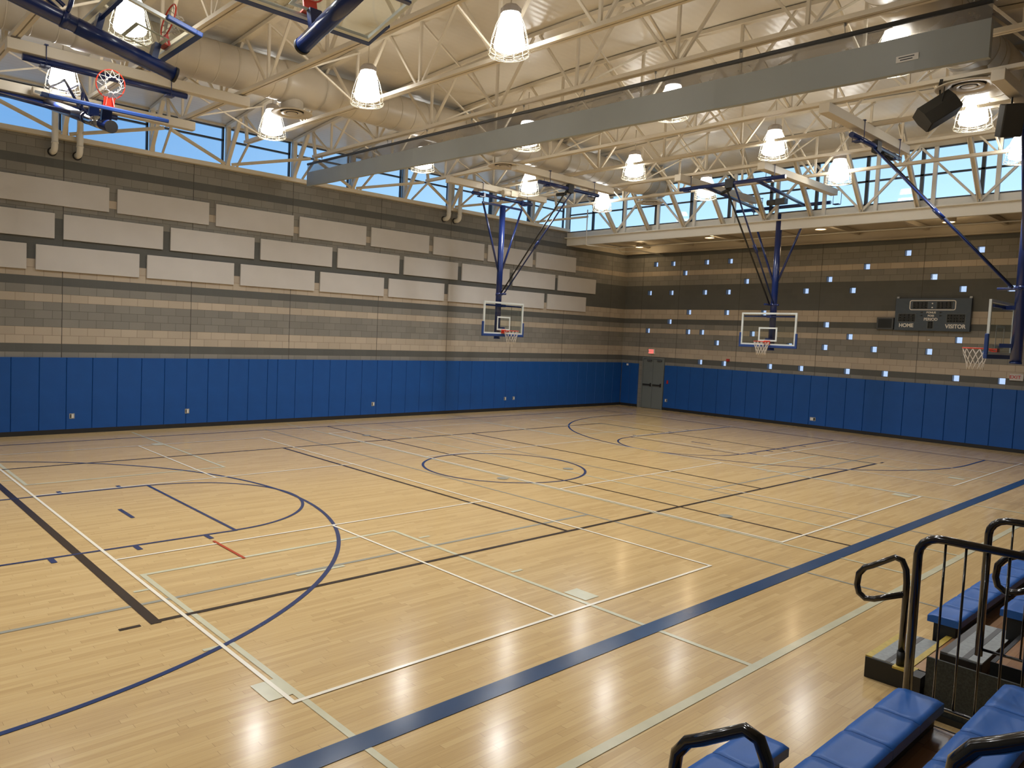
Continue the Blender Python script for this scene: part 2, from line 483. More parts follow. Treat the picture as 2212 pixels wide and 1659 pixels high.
# order of paint: index of material, height grows a hair with each coat
MI = dict(blue=1, wide=2, black=3, white=4, pale=5, grey=6, red=7)
ZL = dict(grey=0.0, pale=0.0010, white=0.0040, black=0.0018, blue=0.0026, wide=0.0032, red=0.0046)
LZ = [0]
def zof(c):
    LZ[0] += 1
    return 0.002 + ZL[c] + LZ[0] * 0.000012
def rect(c, x0, y0, x1, y1):
    z = zof(c)
    x0, x1 = min(x0, x1), max(x0, x1); y0, y1 = min(y0, y1), max(y0, y1)
    fl.face([(x0, y0, z), (x1, y0, z), (x1, y1, z), (x0, y1, z)], MI[c])
def hx(c, y, x0, x1, w): rect(c, min(x0, x1) - w / 2, y - w / 2, max(x0, x1) + w / 2, y + w / 2)
def vy(c, x, y0, y1, w): rect(c, x - w / 2, min(y0, y1) - w / 2, x + w / 2, max(y0, y1) + w / 2)
SX_, SY_ = 1.023, 0.963
def arc(c, cx, cy, r, a0, a1, w, n=96):
    z = zof(c)
    for i in range(n):
        t0 = a0 + (a1 - a0) * i / n; t1 = a0 + (a1 - a0) * (i + 1) / n
        q = []
        for rr, t in ((r - w / 2, t0), (r + w / 2, t0), (r + w / 2, t1), (r - w / 2, t1)):
            q.append((cx + SX_ * rr * math.cos(t), cy + SY_ * rr * math.sin(t), z))
        if a1 < a0: q = q[::-1]
        fl.face(q, MI[c])
MX, MY = 16.16, 8.66
# basketball, navy
hx('blue', 1.36, 3.03, 29.3, 0.05); vy('blue', 3.03, 1.36, 15.9, 0.05); vy('blue', 29.3, 1.36, 15.9, 0.05)
rect('wide', 1.5, 15.905, XE - 0.3, 16.095)
vy('black', MX, 1.36, 15.9, 0.05)
arc('blue', MX, MY, 1.80, 0, 2 * PI, 0.055, 128)
for sgn, xb in ((1, 3.03), (-1, 29.3)):
    xf = xb + sgn * 5.95
    for y in (6.92, 10.42): hx('blue', y, xb, xf, 0.05)
    vy('blue', xf, 6.92, 10.42, 0.05)
    arc('blue', xf, 8.67, 1.80, -PI / 2 if sgn > 0 else PI / 2, PI / 2 if sgn > 0 else 3 * PI / 2, 0.05, 64)
    xc = xb + sgn * 1.6
    arc('blue', xc, 8.66, 6.02, -PI / 2 if sgn > 0 else PI / 2, PI / 2 if sgn > 0 else 3 * PI / 2, 0.055, 128)
    for y in (8.66 - 6.02 * SY_, 8.66 + 6.02 * SY_): hx('blue', y, xb, xc, 0.05)
    for d in (2.5, 3.55, 4.55, 5.5):
        for y, q in ((6.92, -1), (10.42, 1)):
            rect('blue', xb + sgn * d - 0.035, y + q * 0.03, xb + sgn * d + 0.035, y + q * 0.22)
    rect('blue', xb + sgn * 5.0 - 0.03, 8.4, xb + sgn * 5.0 + 0.03, 9.02)
# volleyball, black
for y in (4.30, 13.04): hx('black', y, 6.95, 25.42, 0.06)
vy('black', 25.44, 4.30, 13.04, 0.105); vy('black', 6.95, 4.30, 13.04, 0.06)
for x in (13.09, 19.23): vy('black', x, 4.30, 13.04, 0.06)
rect('black', 25.58, 13.035, 25.78, 13.085)
rect('black', 6.5, 13.035, 6.7, 13.085)
# badminton, white
for xa, xb in ((18.95, 25.15), (10.82, 16.91), (2.66, 8.69)):
    for x in (xa, xb): vy('white', x, 2.63, 15.22, 0.04)
    for y in (2.63, 15.22, 6.85, 10.90): hx('white', y, xa, xb, 0.038)
    xm = (xa + xb) / 2
    vy('white', xm, 2.63, 6.85, 0.038); vy('white', xm, 10.90, 15.22, 0.038)
# cross courts, pale
for xa, xb in ((21.46, 25.06), (7.08, 10.72)):
    for x in (xa, xb):
        vy('pale', x, 11.62, 17.08, 0.06); vy('pale', x, 0.45, 5.92, 0.06)
    hx('pale', 11.62, xa, xb, 0.06); hx('pale', 5.92, xa, xb, 0.06)
    for k, q in ((xb, 1), (xa, -1)):
        for y, s_in in ((12.12, 1), (13.93, 1), (5.4, 1), (3.6, 1)):
            rect('pale', k + q * 0.08, y - 0.025, k + q * 0.27, y + 0.025)
for xa in (25.06, 21.16, 7.3, 10.9):
    rect('pale', xa + 0.0, 14.78, xa + 0.24, 15.10)
for xa in (21.5, 7.1): rect('pale', xa, 2.42, xa + 0.2, 2.72)
hx('pale', 17.09, 1.6, 30.5, 0.085)
vy('pale', 15.29, 0.45, 17.08, 0.05); vy('pale', 16.98, 0.45, 17.08, 0.05)
rect('pale', 22.95, 12.56, 23.62, 12.62)
# grey practice lines
hx('grey', 12.52, 18.1, 30.0, 0.055); vy('grey', 18.1, 1.2, 17.6, 0.045)
vy('grey', 14.25, 1.4, 17.6, 0.045); hx('grey', 12.5, 14.25, 5.2, 0.045)
rect('red', 23.81, 10.76, 23.85, 11.68)
for cx, cy in ((16.18, 3.4), (17.15, 9.6), (15.03, 9.55), (16.08, 13.87)):
    fl.face([(cx + 0.125 * math.cos(2 * PI * k / 24), cy + 0.115 * math.sin(2 * PI * k / 24), 0.0075) for k in range(24)], 6)
struct('floor', fl, [M['wood'], M['ln_blue'], M['ln_wide'], M['ln_black'], M['ln_white'], M['ln_pale'], M['ln_grey'], M['ln_red']])

# ================================================================== WALLS
def course_kind(i):
    if i in (11, 12, 16, 19, 20, 28): return 1          # tan
    if i in (10, 18, 21, 22, 23, 24, 25, 32): return 2  # dark
    return 0
BLOCKS = [(1.49, 30), (2.32, 30), (2.91, 28), (3.86, 30), (4.88, 30), (1.25, 24), (2.31, 24), (3.85, 24), (4.87, 24), (5.60, 26), (7.90, 24), (9.51, 24), (8.70, 26), (9.92, 28),
          (11.16, 30), (13.20, 30), (11.97, 26), (12.80, 24), (14.06, 24), (3.19, 20), (4.86, 20), (6.37, 20), (2.30, 18), (1.26, 16), (3.20, 16), (3.83, 16), (5.97, 16), (4.51, 14),
          (7.43, 14), (8.70, 18), (9.52, 16), (8.70, 14), (10.33, 14), (12.80, 16), (11.99, 14), (13.54, 14), (3.83, 10), (4.87, 10), (6.73, 10), (7.90, 10), (9.51, 10), (10.73, 10), (12.80, 10), (14.01, 10), (14.9, 16), (14.7, 20)]
# left wall (along x at y=0)
w = MB()
i = 0
top = 7.20
while i * C < top:
    z0, z1 = i * C, min((i + 1) * C, top)
    w.face([(-0.2, 0, z0), (-0.2, 0, z1), (XE, 0, z1), (XE, 0, z0)], course_kind(i))
    i += 1
w.face([(-0.2, 0, top), (-0.2, -0.2, top), (XE, -0.2, top), (XE, 0, top)], 0)
w.face([(-0.2, -0.2, 0), (-0.2, -0.2, top), (XE, -0.2, top), (XE, -0.2, 0)], 0)
struct('wall_left', w, [M['greyx'], M['tanx'], M['darkx']])
# end wall (along y at x=0) with openings for the glass blocks
w = MB()
i = 0
hw = 0.1016
while i * C < 7.05:
    z0, z1 = i * C, (i + 1) * C
    ys = sorted([b[0] for b in BLOCKS if b[1] == i])
    cur = -0.2
    for y in ys + [None]:
        e = YE if y is None else y - hw
        w.face([(0, cur, z0), (0, e, z0), (0, e, z1), (0, cur, z1)], course_kind(i))
        if y is not None:
            a, b_ = y - hw, y + hw
            for q in ([(0, a, z0), (0, a, z1), (-0.2, a, z1), (-0.2, a, z0)], [(0, b_, z0), (-0.2, b_, z0), (-0.2, b_, z1), (0, b_, z1)],
                      [(0, a, z0), (-0.2, a, z0), (-0.2, b_, z0), (0, b_, z0)], [(0, a, z1), (0, b_, z1), (-0.2, b_, z1), (-0.2, a, z1)]):
                w.face(q, 2)
            cur = b_
    i += 1
struct('wall_end', w, [M['greyy'], M['tany'], M['darky']])
# walls behind the camera
w = MB(); w.face([(XE, -0.2, 0), (XE, YE, 0), (XE, YE, 9.4), (XE, -0.2, 9.4)], 0); struct('wall_back', w, [M['greyy']])
w = MB(); w.face([(-0.2, YE, 0), (XE, YE, 0), (XE, YE, 9.4), (-0.2, YE, 9.4)], 0); struct('wall_near', w, [M['greyx']])
# control joints
LJ = [23.05 - k for k in (-3.25, 0, 3.25, 6.30, 9.55, 12.60, 15.85, 18.9, 22.0)]
w = MB()
for x in LJ: w.box((x - 0.007, 0, 1.9), (x + 0.007, 0.002, 7.2))
struct('trim_1', w, [M['dk']])
w = MB()
for y in (0.88, 2.69, 5.36, 8.41, 11.66, 14.71, 17.9): w.box((0, y - 0.007, 1.9), (0.002, y + 0.007, 6.9))
struct('trim_2', w, [M['dk']])
# glass blocks
gb = MB(); gb.face([(-0.16, -hw, 0.0), (-0.16, hw, 0.0), (-0.16, hw, C), (-0.16, -hw, C)]); gb.face([(-0.015, -hw, 0), (-0.015, hw, 0), (-0.015, hw, C), (-0.015, -hw, C)])
ROWNAME = {10: 'just above the pads', 14: 'in the second row above the pads', 16: 'in the narrow tan course', 18: 'in the thin dark course',
           20: 'in the double tan band', 24: 'in the wide dark band', 26: 'above the wide dark band', 28: 'in the upper tan course', 30: 'in the highest row'}
proto = None
for rr in sorted(ROWNAME):
    ys = sorted(b[0] for b in BLOCKS if b[1] == rr)
    for k, y in enumerate(ys):
        lab = 'square glass block ' + ROWNAME[rr] + ', ' + ORD[k] + ' from the corner'
        if proto is None:
            proto = thing('glass_block', lab, 'glass block', (0, y, rr * C), 'glass blocks scattered over the end wall')
            gb.build('glass_pane', M['gblock'], proto)
            e = MB()
            for a, b_ in (((-hw, 0), (-hw + 0.008, C)), ((hw - 0.008, 0), (hw, C)), ((-hw, 0), (hw, 0.008)), ((-hw, C - 0.008), (hw, C))):
                e.box((-0.19, a[0], a[1]), (-0.012, b_[0], b_[1]))
            e.build('edge_frame', M['frame'], proto)
        else:
            dup(proto, (0, y, rr * C), lab)
# blue wall pads and black base
def pad_mesh(wd, axis):
    b = MB(); t0, t1 = 0.0, 0.055; z0, z1 = 0.115, 1.90; g = 0.004; r = 0.012
    # pillow edges: chamfered box
    prof = [(g, t0), (g, t1 - r), (g + r, t1), (wd - g - r, t1), (wd - g, t1 - r), (wd - g, t0)]
    b.prism(prof, 2, z0, z1)
    if axis == 1: b.v = [(y, x, z) for x, y, z in b.v]; b.f = [f[::-1] for f in b.f]
    return b
padm = {}
def add_pads(edges, axis, where, start, group):
    for k in range(len(edges) - 1):
        a, b_ = edges[k], edges[k + 1]
        wd = round(b_ - a, 3)
        key = (wd, axis)
        lab = 'tall blue pad on the ' + where + ', ' + ORD[start + k] + (' from the door' if where == 'end wall' else ' from the corner')
        loc = (a, 0, 0) if axis == 0 else (0, a, 0)
        if key not in padm:
            o = pad_mesh(wd, axis).build('wall_pad', M['pad']); o.location = loc; padm[key] = o.data
        else:
            o = bpy.data.objects.new('wall_pad', padm[key]); COL.objects.link(o); o.location = loc
        tag(o, lab, 'wall pad', group)
le = [0.06]
while le[-1] < 16.9: le.append(round(le[-1] + 0.6096, 4))
narrow = le[-1]
le.append(round(narrow + 0.33, 4))
while le[-1] < 26.5: le.append(round(le[-1] + 0.6096, 4))
add_pads(le, 0, 'long left wall', 0, 'blue pads along the left wall')
add_pads([0.06, 0.5, 0.93], 1, 'short strip between corner and door', 0, 'blue pads beside the door')
re_ = [2.235]
while re_[-1] < 17.5: re_.append(round(re_[-1] + 0.6096, 4))
add_pads(re_, 1, 'end wall', 0, 'blue pads along the end wall')
b = MB(); b.box((0.0, 0, 0), (XE, 0.06, 0.115)); struct('baseboard_left', b, [M['black']])
b = MB(); b.box((0, 0.06, 0), (0.06, 0.93, 0.115)); b.box((0, 2.235, 0), (0.06, YE, 0.115)); struct('baseboard_end', b, [M['black']])
# double door
dr = tag(bpy.data.objects.new('door_1', None), kind='structure'); COL.objects.link(dr); dr.location = (0, 1.13, 0)
b = MB(); b.box((0, 0, 0), (0.06, 0.05, 2.2)); b.box((0, 1.03, 0), (0.06, 1.08, 2.2)); b.box((0, 0.05, 2.14), (0.06, 1.03, 2.2)); b.build('door_frame', M['door'], dr)
for a, b1, nm in ((0.055, 0.535, 'door_leaf'), (0.545, 1.025, 'door_leaf')):
    b = MB(); b.box((0.005, a, 0.01), (0.045, b1, 2.13)); lf = b.build(nm, M['door'], dr, bevel=0.004)
    b = MB(); b.box((0.047, a + 0.03, 1.0), (0.10, b1 - 0.06, 1.05)); b.box((0.047, b1 - 0.09, 0.95), (0.09, b1 - 0.05, 1.1)); b.build('panic_bar', M['black'], lf)
    b = MB(); b.box((0.046, a + 0.2, 2.04), (0.10, b1 - 0.06, 2.10)); b.build('door_closer', M['dgrey'], lf)

# ------------------------------------------------------------------ acoustic panels
ROWS = [(5.60, [31.3 - 0.0], 21.98), (4.80, None, 23.23), (4.01, None, 23.83)]
def panel_row(z, xright_list, rowname):
    for k, (xa, xb) in enumerate(xright_list):
        b = MB(); b.box((0, 0, 0), (xb - xa, 0.05, 0.607))
        o = b.build('acoustic_panel', M['acou'], bevel=0.004); o.location = (xa, 0.001, z)
        tag(o, 'beige fabric acoustic panel in the ' + rowname + ' row, ' + ORD[k] + ' from the right end', 'acoustic panel', 'acoustic panels on the left wall')
def mk(first, n, step=2.632, wd=2.432): return [(first + k * step, first + k * step + wd) for k in range(n)]
panel_row(5.595, mk(3.575, 9), 'top')
panel_row(4.795, mk(2.195, 9), 'middle')
panel_row(4.01, mk(2.80, 9), 'bottom')

# ================================================================== CLERESTORY, LEFT
JX = [4.31 + 2.085 * k for k in range(14)]      # mullion / joist lines
JX = [x for x in JX if x < XE]
b = MB(); b.box((XB, 0.0, 7.18), (XE, 0.16, 7.29)); b.box((XB, -0.2, 7.18), (XE, 0.0, 7.27)); struct('trim_3', b, [M['cream']])
for k in range(len(JX)):
    xa = JX[k] + 0.03; xb = (JX[k + 1] if k + 1 < len(JX) else XE) - 0.03
    wn = tag(bpy.data.objects.new('window_%d' % (k + 1), None), kind='structure'); COL.objects.link(wn); wn.location = (xa, -0.1, 7.27)
    L = xb - xa; b = MB()
    b.box((0, -0.03, 0), (0.05, 0.04, 1.09)); b.box((L - 0.05, -0.03, 0), (L, 0.04, 1.09)); b.box((0, -0.03, 0), (L, 0.04, 0.035)); b.box((0, -0.03, 1.05), (L, 0.04, 1.09)); b.box((0, -0.03, 0.705), (L, 0.04, 0.755))
    b.build('window_frame', M['frame'], wn)
    b = MB(); b.face([(0.05, 0, 0.03), (L - 0.05, 0, 0.03), (L - 0.05, 0, 1.06), (0.05, 0, 1.06)]); b.build('window_pane', M['glass'], wn)
b = MB(); b.box((XB, -0.2, 8.355), (XE, 0.02, 8.46)); struct('trim_4', b, [M['cream']])

# ================================================================== ROOF DECK (shallow barrel)
b = MB(); n = 44
for k in range(n):
    y0 = -0.2 + (YE + 0.4) * k / n; y1 = -0.2 + (YE + 0.4) * (k + 1) / n
    b.face([(XB, y0, deck_z(y0)), (XB, y1, deck_z(y1)), (XE, y1, deck_z(y1)), (XE, y0, deck_z(y0))][::-1], 0, True)
struct('ceiling', b, [M['deck']])
# lower soffit at the end wall and the beam that carries its edge
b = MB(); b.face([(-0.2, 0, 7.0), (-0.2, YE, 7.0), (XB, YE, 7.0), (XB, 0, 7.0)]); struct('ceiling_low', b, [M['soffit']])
b = MB(); b.box((XB - 0.12, 0.0, 6.63), (XB, YE, 6.66)); b.box((XB - 0.02, 0.0, 6.63), (XB + 0.005, YE, 6.95)); b.box((XB - 0.12, 0.0, 6.92), (XB + 0.16, YE, 6.95))
b.box((XB - 0.03, 0.0, 6.95), (XB + 0.01, YE, 7.16))
struct('trim_5', b, [M['white']])
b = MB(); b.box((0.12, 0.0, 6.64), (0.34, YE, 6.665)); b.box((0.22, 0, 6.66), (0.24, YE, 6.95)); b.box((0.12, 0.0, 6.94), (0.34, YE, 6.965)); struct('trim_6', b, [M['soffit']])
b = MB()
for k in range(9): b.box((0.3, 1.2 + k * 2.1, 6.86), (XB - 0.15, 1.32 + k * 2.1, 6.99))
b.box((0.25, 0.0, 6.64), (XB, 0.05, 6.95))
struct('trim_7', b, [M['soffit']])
for k in range(14):
    ya, yb = 1.27 + 1.43 * (k - 1), 1.27 + 1.43 * k
    ya = max(ya, 0.05)
    hz = min(8.60, deck_z((ya)) - 0.06) - 7.15
    wn = tag(bpy.data.objects.new('window_%d' % (k + 21), None), kind='structure'); COL.objects.link(wn); wn.location = (XB - 0.02, ya, 7.15)
    L = yb - ya; b = MB()
    for a, c2 in (((0, 0), (0.045, hz)), ((L - 0.045, 0), (L, hz)), ((0, 0), (L, 0.04)), ((0, hz - 0.04), (L, hz)), ((0, 0.68), (L, 0.73))):
        b.box((-0.04, a[0], a[1]), (0.03, c2[0], c2[1]))
    b.build('window_frame', M['frame'], wn)
    b = MB(); b.face([(0, 0.045, 0.04), (0, L - 0.045, 0.04), (0, L - 0.045, hz - 0.04), (0, 0.045, hz - 0.04)]); b.build('window_pane', M['glass'], wn)
b = MB()
for k in range(30):
    y0, y1 = YE * k / 30, YE * (k + 1) / 30
    zt = deck_z((y0 + y1) / 2) + 0.04; z0 = min(8.58, deck_z(max(0.05, y0 - 1.4)) - 0.08)
    b.box((XB - 0.06, y0, z0), (XB + 0.0, y1, zt))
struct('trim_8', b, [M['cream']])

# ================================================================== ROOF STEEL
NODES = [2.13 + 2.15 * k for k in range(9)]
def chord_z(x, y):
    s = 0.012 if x > 16 else (0.006 if x > 14 else 0.0)
    return 7.70 - s * (y - 1.3)
JL = [x for x in JX if x > 5]
JORD = {round(x, 2): k for k, x in enumerate(JL)}
def jname(k): return ORD[k] + ' roof joist from the end wall'
for k, x in enumerate(JL):
    t = thing('roof_joist', 'cream open web steel roof joist, ' + ORD[k] + ' from the far end windows', 'roof joist', (x, 1.25, 7.68), 'cream steel joists across the roof')
    ye = 20.4
    def B_(name, fn):
        m = MB(); fn(m); local(m, t); return m.build(name, M['cream'], t)
    def bot(m):
        za, zb = chord_z(x, 1.25), chord_z(x, ye)
        for s in (-1, 1):
            m.beam((x + s * 0.045, 1.25, za + 0.035), (x + s * 0.045, ye, zb + 0.035), 0.065, 0.07)
    B_('bottom_chord', bot)
    def topc(m):
        N = 16
        for q in range(N):
            ya, yb = 0.15 + (ye + 0.9 - 0.15) * q / N, 0.15 + (ye + 0.9 - 0.15) * (q + 1) / N
            m.beam((x, ya, deck_z(ya) - 0.055), (x, yb, deck_z(yb) - 0.055), 0.15, 0.075)
    B_('top_chord', topc)
    for y in NODES:
        B_('web_post', lambda m: m.beam((x, y, chord_z(x, y) + 0.05), (x, y, deck_z(y) - 0.06), 0.05, 0.05, (0, 1, 0)))
    for y in NODES:
        for s in (-1, 1):
            y2 = y + s * 1.0
            if y2 < 1.0: continue
            B_('web_diagonal', lambda m: m.beam((x, y + s * 0.07, chord_z(x, y) + 0.05), (x, y2, deck_z(y2) - 0.07), 0.055, 0.04))
    B_('end_post', lambda m: (m.beam((x, 1.3, chord_z(x, 1.3) + 0.03), (x, 1.15, deck_z(1.15) - 0.06), 0.07, 0.07, (0, 1, 0))))
# bridging between joists
for k in range(len(JL) - 1):
    xa, xb = JL[k], JL[k + 1]
    for j, y in enumerate(NODES):
        if (j + k) % 2: continue
        t = thing('bridging_brace', 'thin crossed bridging bars between the ' + ORD[k] + ' and ' + ORD[k + 1] + ' joists, ' + ORD[j] + ' bay from the left wall', 'brace', (xa, y, 7.75), 'thin cross bracing between the joists')
        for p, q in (((xa, y, chord_z(xa, y) + 0.07), (xb, y, deck_z(y) - 0.1)), ((xb, y + 0.06, chord_z(xb, y) + 0.07), (xa, y + 0.06, deck_z(y) - 0.1))):
            m = MB(); m.beam(p, q, 0.035, 0.035); local(m, t); m.build('brace_bar', M['cream'], t)
# supports along the left wall: post, raker, small strut, and V braces at every second one
for k, x in enumerate(JX):
    t = thing('wall_bracket', 'cream steel window bracket on the left sill, ' + ORD[k] + ' from the corner', 'roof support', (x, 0.1, 7.29), 'cream brackets between the left windows')
    def B2(name, *seg):
        m = MB()
        for a, b_, wd, hh in seg: m.beam(a, b_, wd, hh, (1, 0, 0))
        local(m, t); return m.build(name, M['cream'], t)
    B2('post', ((x - 0.02, 0.08, 7.29), (x - 0.02, 0.08, deck_z(0) - 0.03), 0.11, 0.12))
    if k:
        B2('raker', ((x + 0.02, 0.14, 7.30), (x + 0.02, 0.93, 8.46), 0.09, 0.10))
        B2('strut', ((x - 0.28, 0.13, 7.30), (x - 0.06, 1.28, chord_z(x, 1.3) + 0.02), 0.05, 0.05))
        if k % 2 == 1:
            for s in (-1, 1):
                xx = x + s * 2.0
                if 4.2 < xx < XE: B2('diagonal_brace', ((x + s * 0.1, 0.16, 7.32), (xx, 1.2, 7.68), 0.06, 0.07))
# rakers and V braces over the end beam
RY = [2.47 + 1.46 * k for k in range(13)]
for k, y in enumerate(RY):
    t = thing('end_raker', 'slanting cream steel raker above the end beam, ' + ORD[k] + ' from the corner', 'roof support', (XB + 0.08, y, 6.95), 'slanting steel rakers at the end windows')
    dz = deck_z(y) - 0.05 - 6.95; dx = dz / 1.09
    m = MB()
    a = Vector((XB + 0.06, y, 6.95)); e_ = Vector((XB + 0.06 + dx, y, 6.95 + dz))
    for s in (-1, 1): m.beam(a + Vector((0, s * 0.045, 0)), e_ + Vector((0, s * 0.045, 0)), 0.018, 0.12, (0, 0, 1))
    m.beam(a, e_, 0.09, 0.015)
    local(m, t); m.build('raker', M['cream'], t)
    m = MB(); m.beam((XB + 0.05, y + 0.35, 6.95), (XB + 0.05, y + 0.35, min(8.6, deck_z(y)) - 0.02), 0.10, 0.08, (1, 0, 0)); local(m, t); m.build('window_post', M['white'], t)
    if k % 2 == 0:
        for s in (-1, 1):
            m = MB(); m.beam((XB + 0.11, y, 6.98), (XB + 0.11, y + s * 1.46, min(8.58, deck_z(y + s * 1.46) - 0.05)), 0.06, 0.07, (1, 0, 0)); local(m, t); m.build('diagonal_brace', M['white'], t)

# rectangular tubes under the joists that carry the backstops
def carrier(y, xa, xb, lab):
    m = MB(); m.box((-(xb - xa) / 2, -0.1, -0.19), ((xb - xa) / 2, 0.1, 0.0)); o = m.build('carrier_tube', M['creamlt'], bevel=0.008)
    o.location = ((xa + xb) / 2, y, 7.695 if xb < 15 else 7.62)
    return tag(o, lab, 'roof beam', 'cream carrier tubes for the backstops')
TB = 7.49
carrier(2.49, 8.4, 12.85, 'cream carrier tube near the left wall above the lowered side backstop')
carrier(5.29, 8.4, 12.85, 'long cream carrier tube above the front pipe of the left side backstop')
carrier(13.64, 8.4, 12.85, 'cream carrier tube with open end left of the hanging speaker')
carrier(16.44, 8.4, 12.85, 'cream carrier tube above the right hand side backstop mast')
carrier(2.49, 20.85, 25.3, 'cream carrier tube next to the left windows above the folded side backstop')
carrier(5.29, 20.85, 25.3, 'long cream carrier tube above the folded backstops at upper left')
def carrier_e(y, xa, xb, lab): return carrier(y, xa, xb, lab)
carrier(8.0, 4.35, 8.95, 'cream carrier tube left of the end backstop frame')
carrier(10.45, 4.35, 8.95, 'cream carrier tube right of the end backstop frame')

# ================================================================== DUCTS AND DIFFUSERS
def duct(y, x0, x1, lab, r=0.42, z=8.27):
    t = thing('air_duct', lab, 'duct', (x0, y, z), 'round cream ducts under the roof')
    m = MB(); m.tube([(0, 0, 0), (x1 - x0, 0, 0)], r, 32); m.build('duct_pipe', M['duct'], t)
    n = int(abs(x1 - x0) / 0.42); 
    m = MB()
    for k in range(n):
        x = (x1 - x0) * (k + 0.5) / n
        m.tube([(x - 0.012, 0, 0), (x + 0.012, 0, 0)], r + 0.007, 32)
    m.build('spiral_seam', M['duct'], t)
    for k in range(int(abs(x1 - x0) / 4.2)):
        m = MB()
        x = (x1 - x0) * (k * 4.2 + 1.6) / abs(x1 - x0)
        m.tube([(x - 0.5, 0, 0), (x - 0.4, 0, 0), (x + 0.4, 0, 0), (x + 0.5, 0, 0)], r, 32, rs=[r + 0.005, r + 0.035, r + 0.035, r + 0.005])
        m.build('fitting', M['duct'], t)
    return t
duct(5.0, 5.3, 31.0, 'long round cream duct running above the left side backstops')
d2 = duct(15.9, 9.6, 31.0, 'round cream duct on the right behind the raised grey curtain')
m = MB(); pts = []
for k in range(9):
    a = PI / 2 * k / 8
    pts.append((-0.6 * math.sin(a), 0.6 * (1 - math.cos(a)), 0))
m.tube(pts + [(-0.6, 1.0, 0)], 0.42, 32); m.build('duct_elbow', M['duct'], d2)
def diffuser(x, y, lab, r=0.45):
    t = thing('air_diffuser', lab, 'air vent', (x, y, 7.64), 'round ceiling diffusers below the ducts')
    m = MB(); m.lathe([(0.255, 0.06), (0.255, 0.36)], 28); m.build('neck', M['duct'], t)
    m = MB(); m.lathe([(0.26, 0.07), (0.32, 0.045), (r, 0.0), (r + 0.01, -0.01), (r - 0.01, -0.02), (0.31, 0.0), (0.26, 0.03)], 32); m.build('outer_cone', M['duct'], t)
    m = MB(); m.lathe([(0.26, 0.035), (0.0, 0.05)], 28); m.build('dark_throat', M['dk'], t)
    m = MB(); m.lathe([(0.24, -0.0), (0.245, -0.012), (0.15, -0.002), (0.14, 0.01)], 28); m.lathe([(0.12, -0.008), (0.0, -0.012)], 24); m.build('inner_cone', M['duct'], t)
diffuser(19.65, 5.0, 'round cream ceiling diffuser beside the lamp near the upper left windows')
diffuser(12.95, 5.0, 'round cream ceiling diffuser above the left side backstop')
diffuser(5.85, 5.0, 'far round diffuser in front of the end windows')
diffuser(12.35, 15.9, 'large round ceiling diffuser at the right above the black speaker', 0.51)

# wall pipes with elbows
for x, lab in ((23.32, 'cream drain pipe with elbow, leftmost, entering the block wall'), (22.76, 'cream drain pipe with elbow, second from left, entering the block wall'),
               (10.82, 'cream drain pipe behind the side backstop frame, left of its pair'), (10.31, 'cream drain pipe behind the side backstop frame, right of its pair')):
    t = thing('drain_pipe', lab, 'pipe', (x, 0.26, 6.86), 'cream drain pipes along the left wall')
    m = MB(); pts = [(0, 0, 1.42), (0, 0, 0.12)] + [(0, -0.12 * (1 - math.cos(a)), 0.12 - 0.12 * math.sin(a)) for a in (0.4, 0.8, 1.2, PI / 2)] + [(0, -0.25, 0.0)]
    m.tube(pts, 0.075, 16); m.build('pipe', M['white'], t)
    m = MB(); m.tube([(0, -0.258, 0), (0, -0.235, 0)], 0.105, 18); m.build('wall_collar', M['black'], t)
    m = MB(); m.tube([(0, 0, 0.16), (0, 0, 0.2)], 0.083, 16); m.build('coupling', M['white'], t)
# sprinkler line under the soffit
t = thing('sprinkler_pipe', 'thin white sprinkler pipe dropping at the corner and running under the soffit', 'pipe', (4.5, 1.25, 6.58))
m = MB(); m.tube([(0, 0, 1.35), (0, 0, 0.0), (-0.08, 0.03, -0.02), (-1.3, 0.4, -0.02), (-1.35, 0.6, -0.02), (-1.35, 18.5, -0.02)], 0.022, 10); m.build('pipe_run', M['white'], t)
m = MB(); m.tube([(-1.3, 0.4, -0.02), (-2.6, -0.2, 0.0), (-2.9, -0.1, 0.02), (-2.9, 0.5, 0.02), (-4.4, 0.5, 0.02)], 0.025, 10); m.build('branch_pipe', M['white'], t)
# soffit downlights
for x, y, lab in ((1.0, 1.29, 'round warm soffit downlight nearest the corner'), (2.3, 9.25, 'round warm soffit downlight above the end backstop'), (1.9, 12.8, 'round warm soffit downlight above the scoreboard'), (2.2, 5.2, 'round soffit downlight hidden behind the end beam')):
    t = thing('downlight', lab, 'ceiling light', (x, y, 6.84), 'round downlights in the soffit')
    m = MB(); m.lathe([(0.0, 0.01), (0.15, 0.0), (0.155, 0.02)], 24); m.build('lens', M['down'], t)
    m = MB(); m.lathe([(0.16, -0.01), (0.19, 0.0), (0.19, 0.15), (0.15, 0.15)], 24); m.build('housing', M['soffit'], t)
    ld = bpy.data.lights.new('downlight_bulb', 'POINT'); ld.energy = 16; ld.color = (1, 0.76, 0.46); ld.shadow_soft_size = 0.12
    lo = bpy.data.objects.new('downlight_bulb', ld); COL.objects.link(lo); lo.parent = t; lo.location = (0, 0, -0.14)

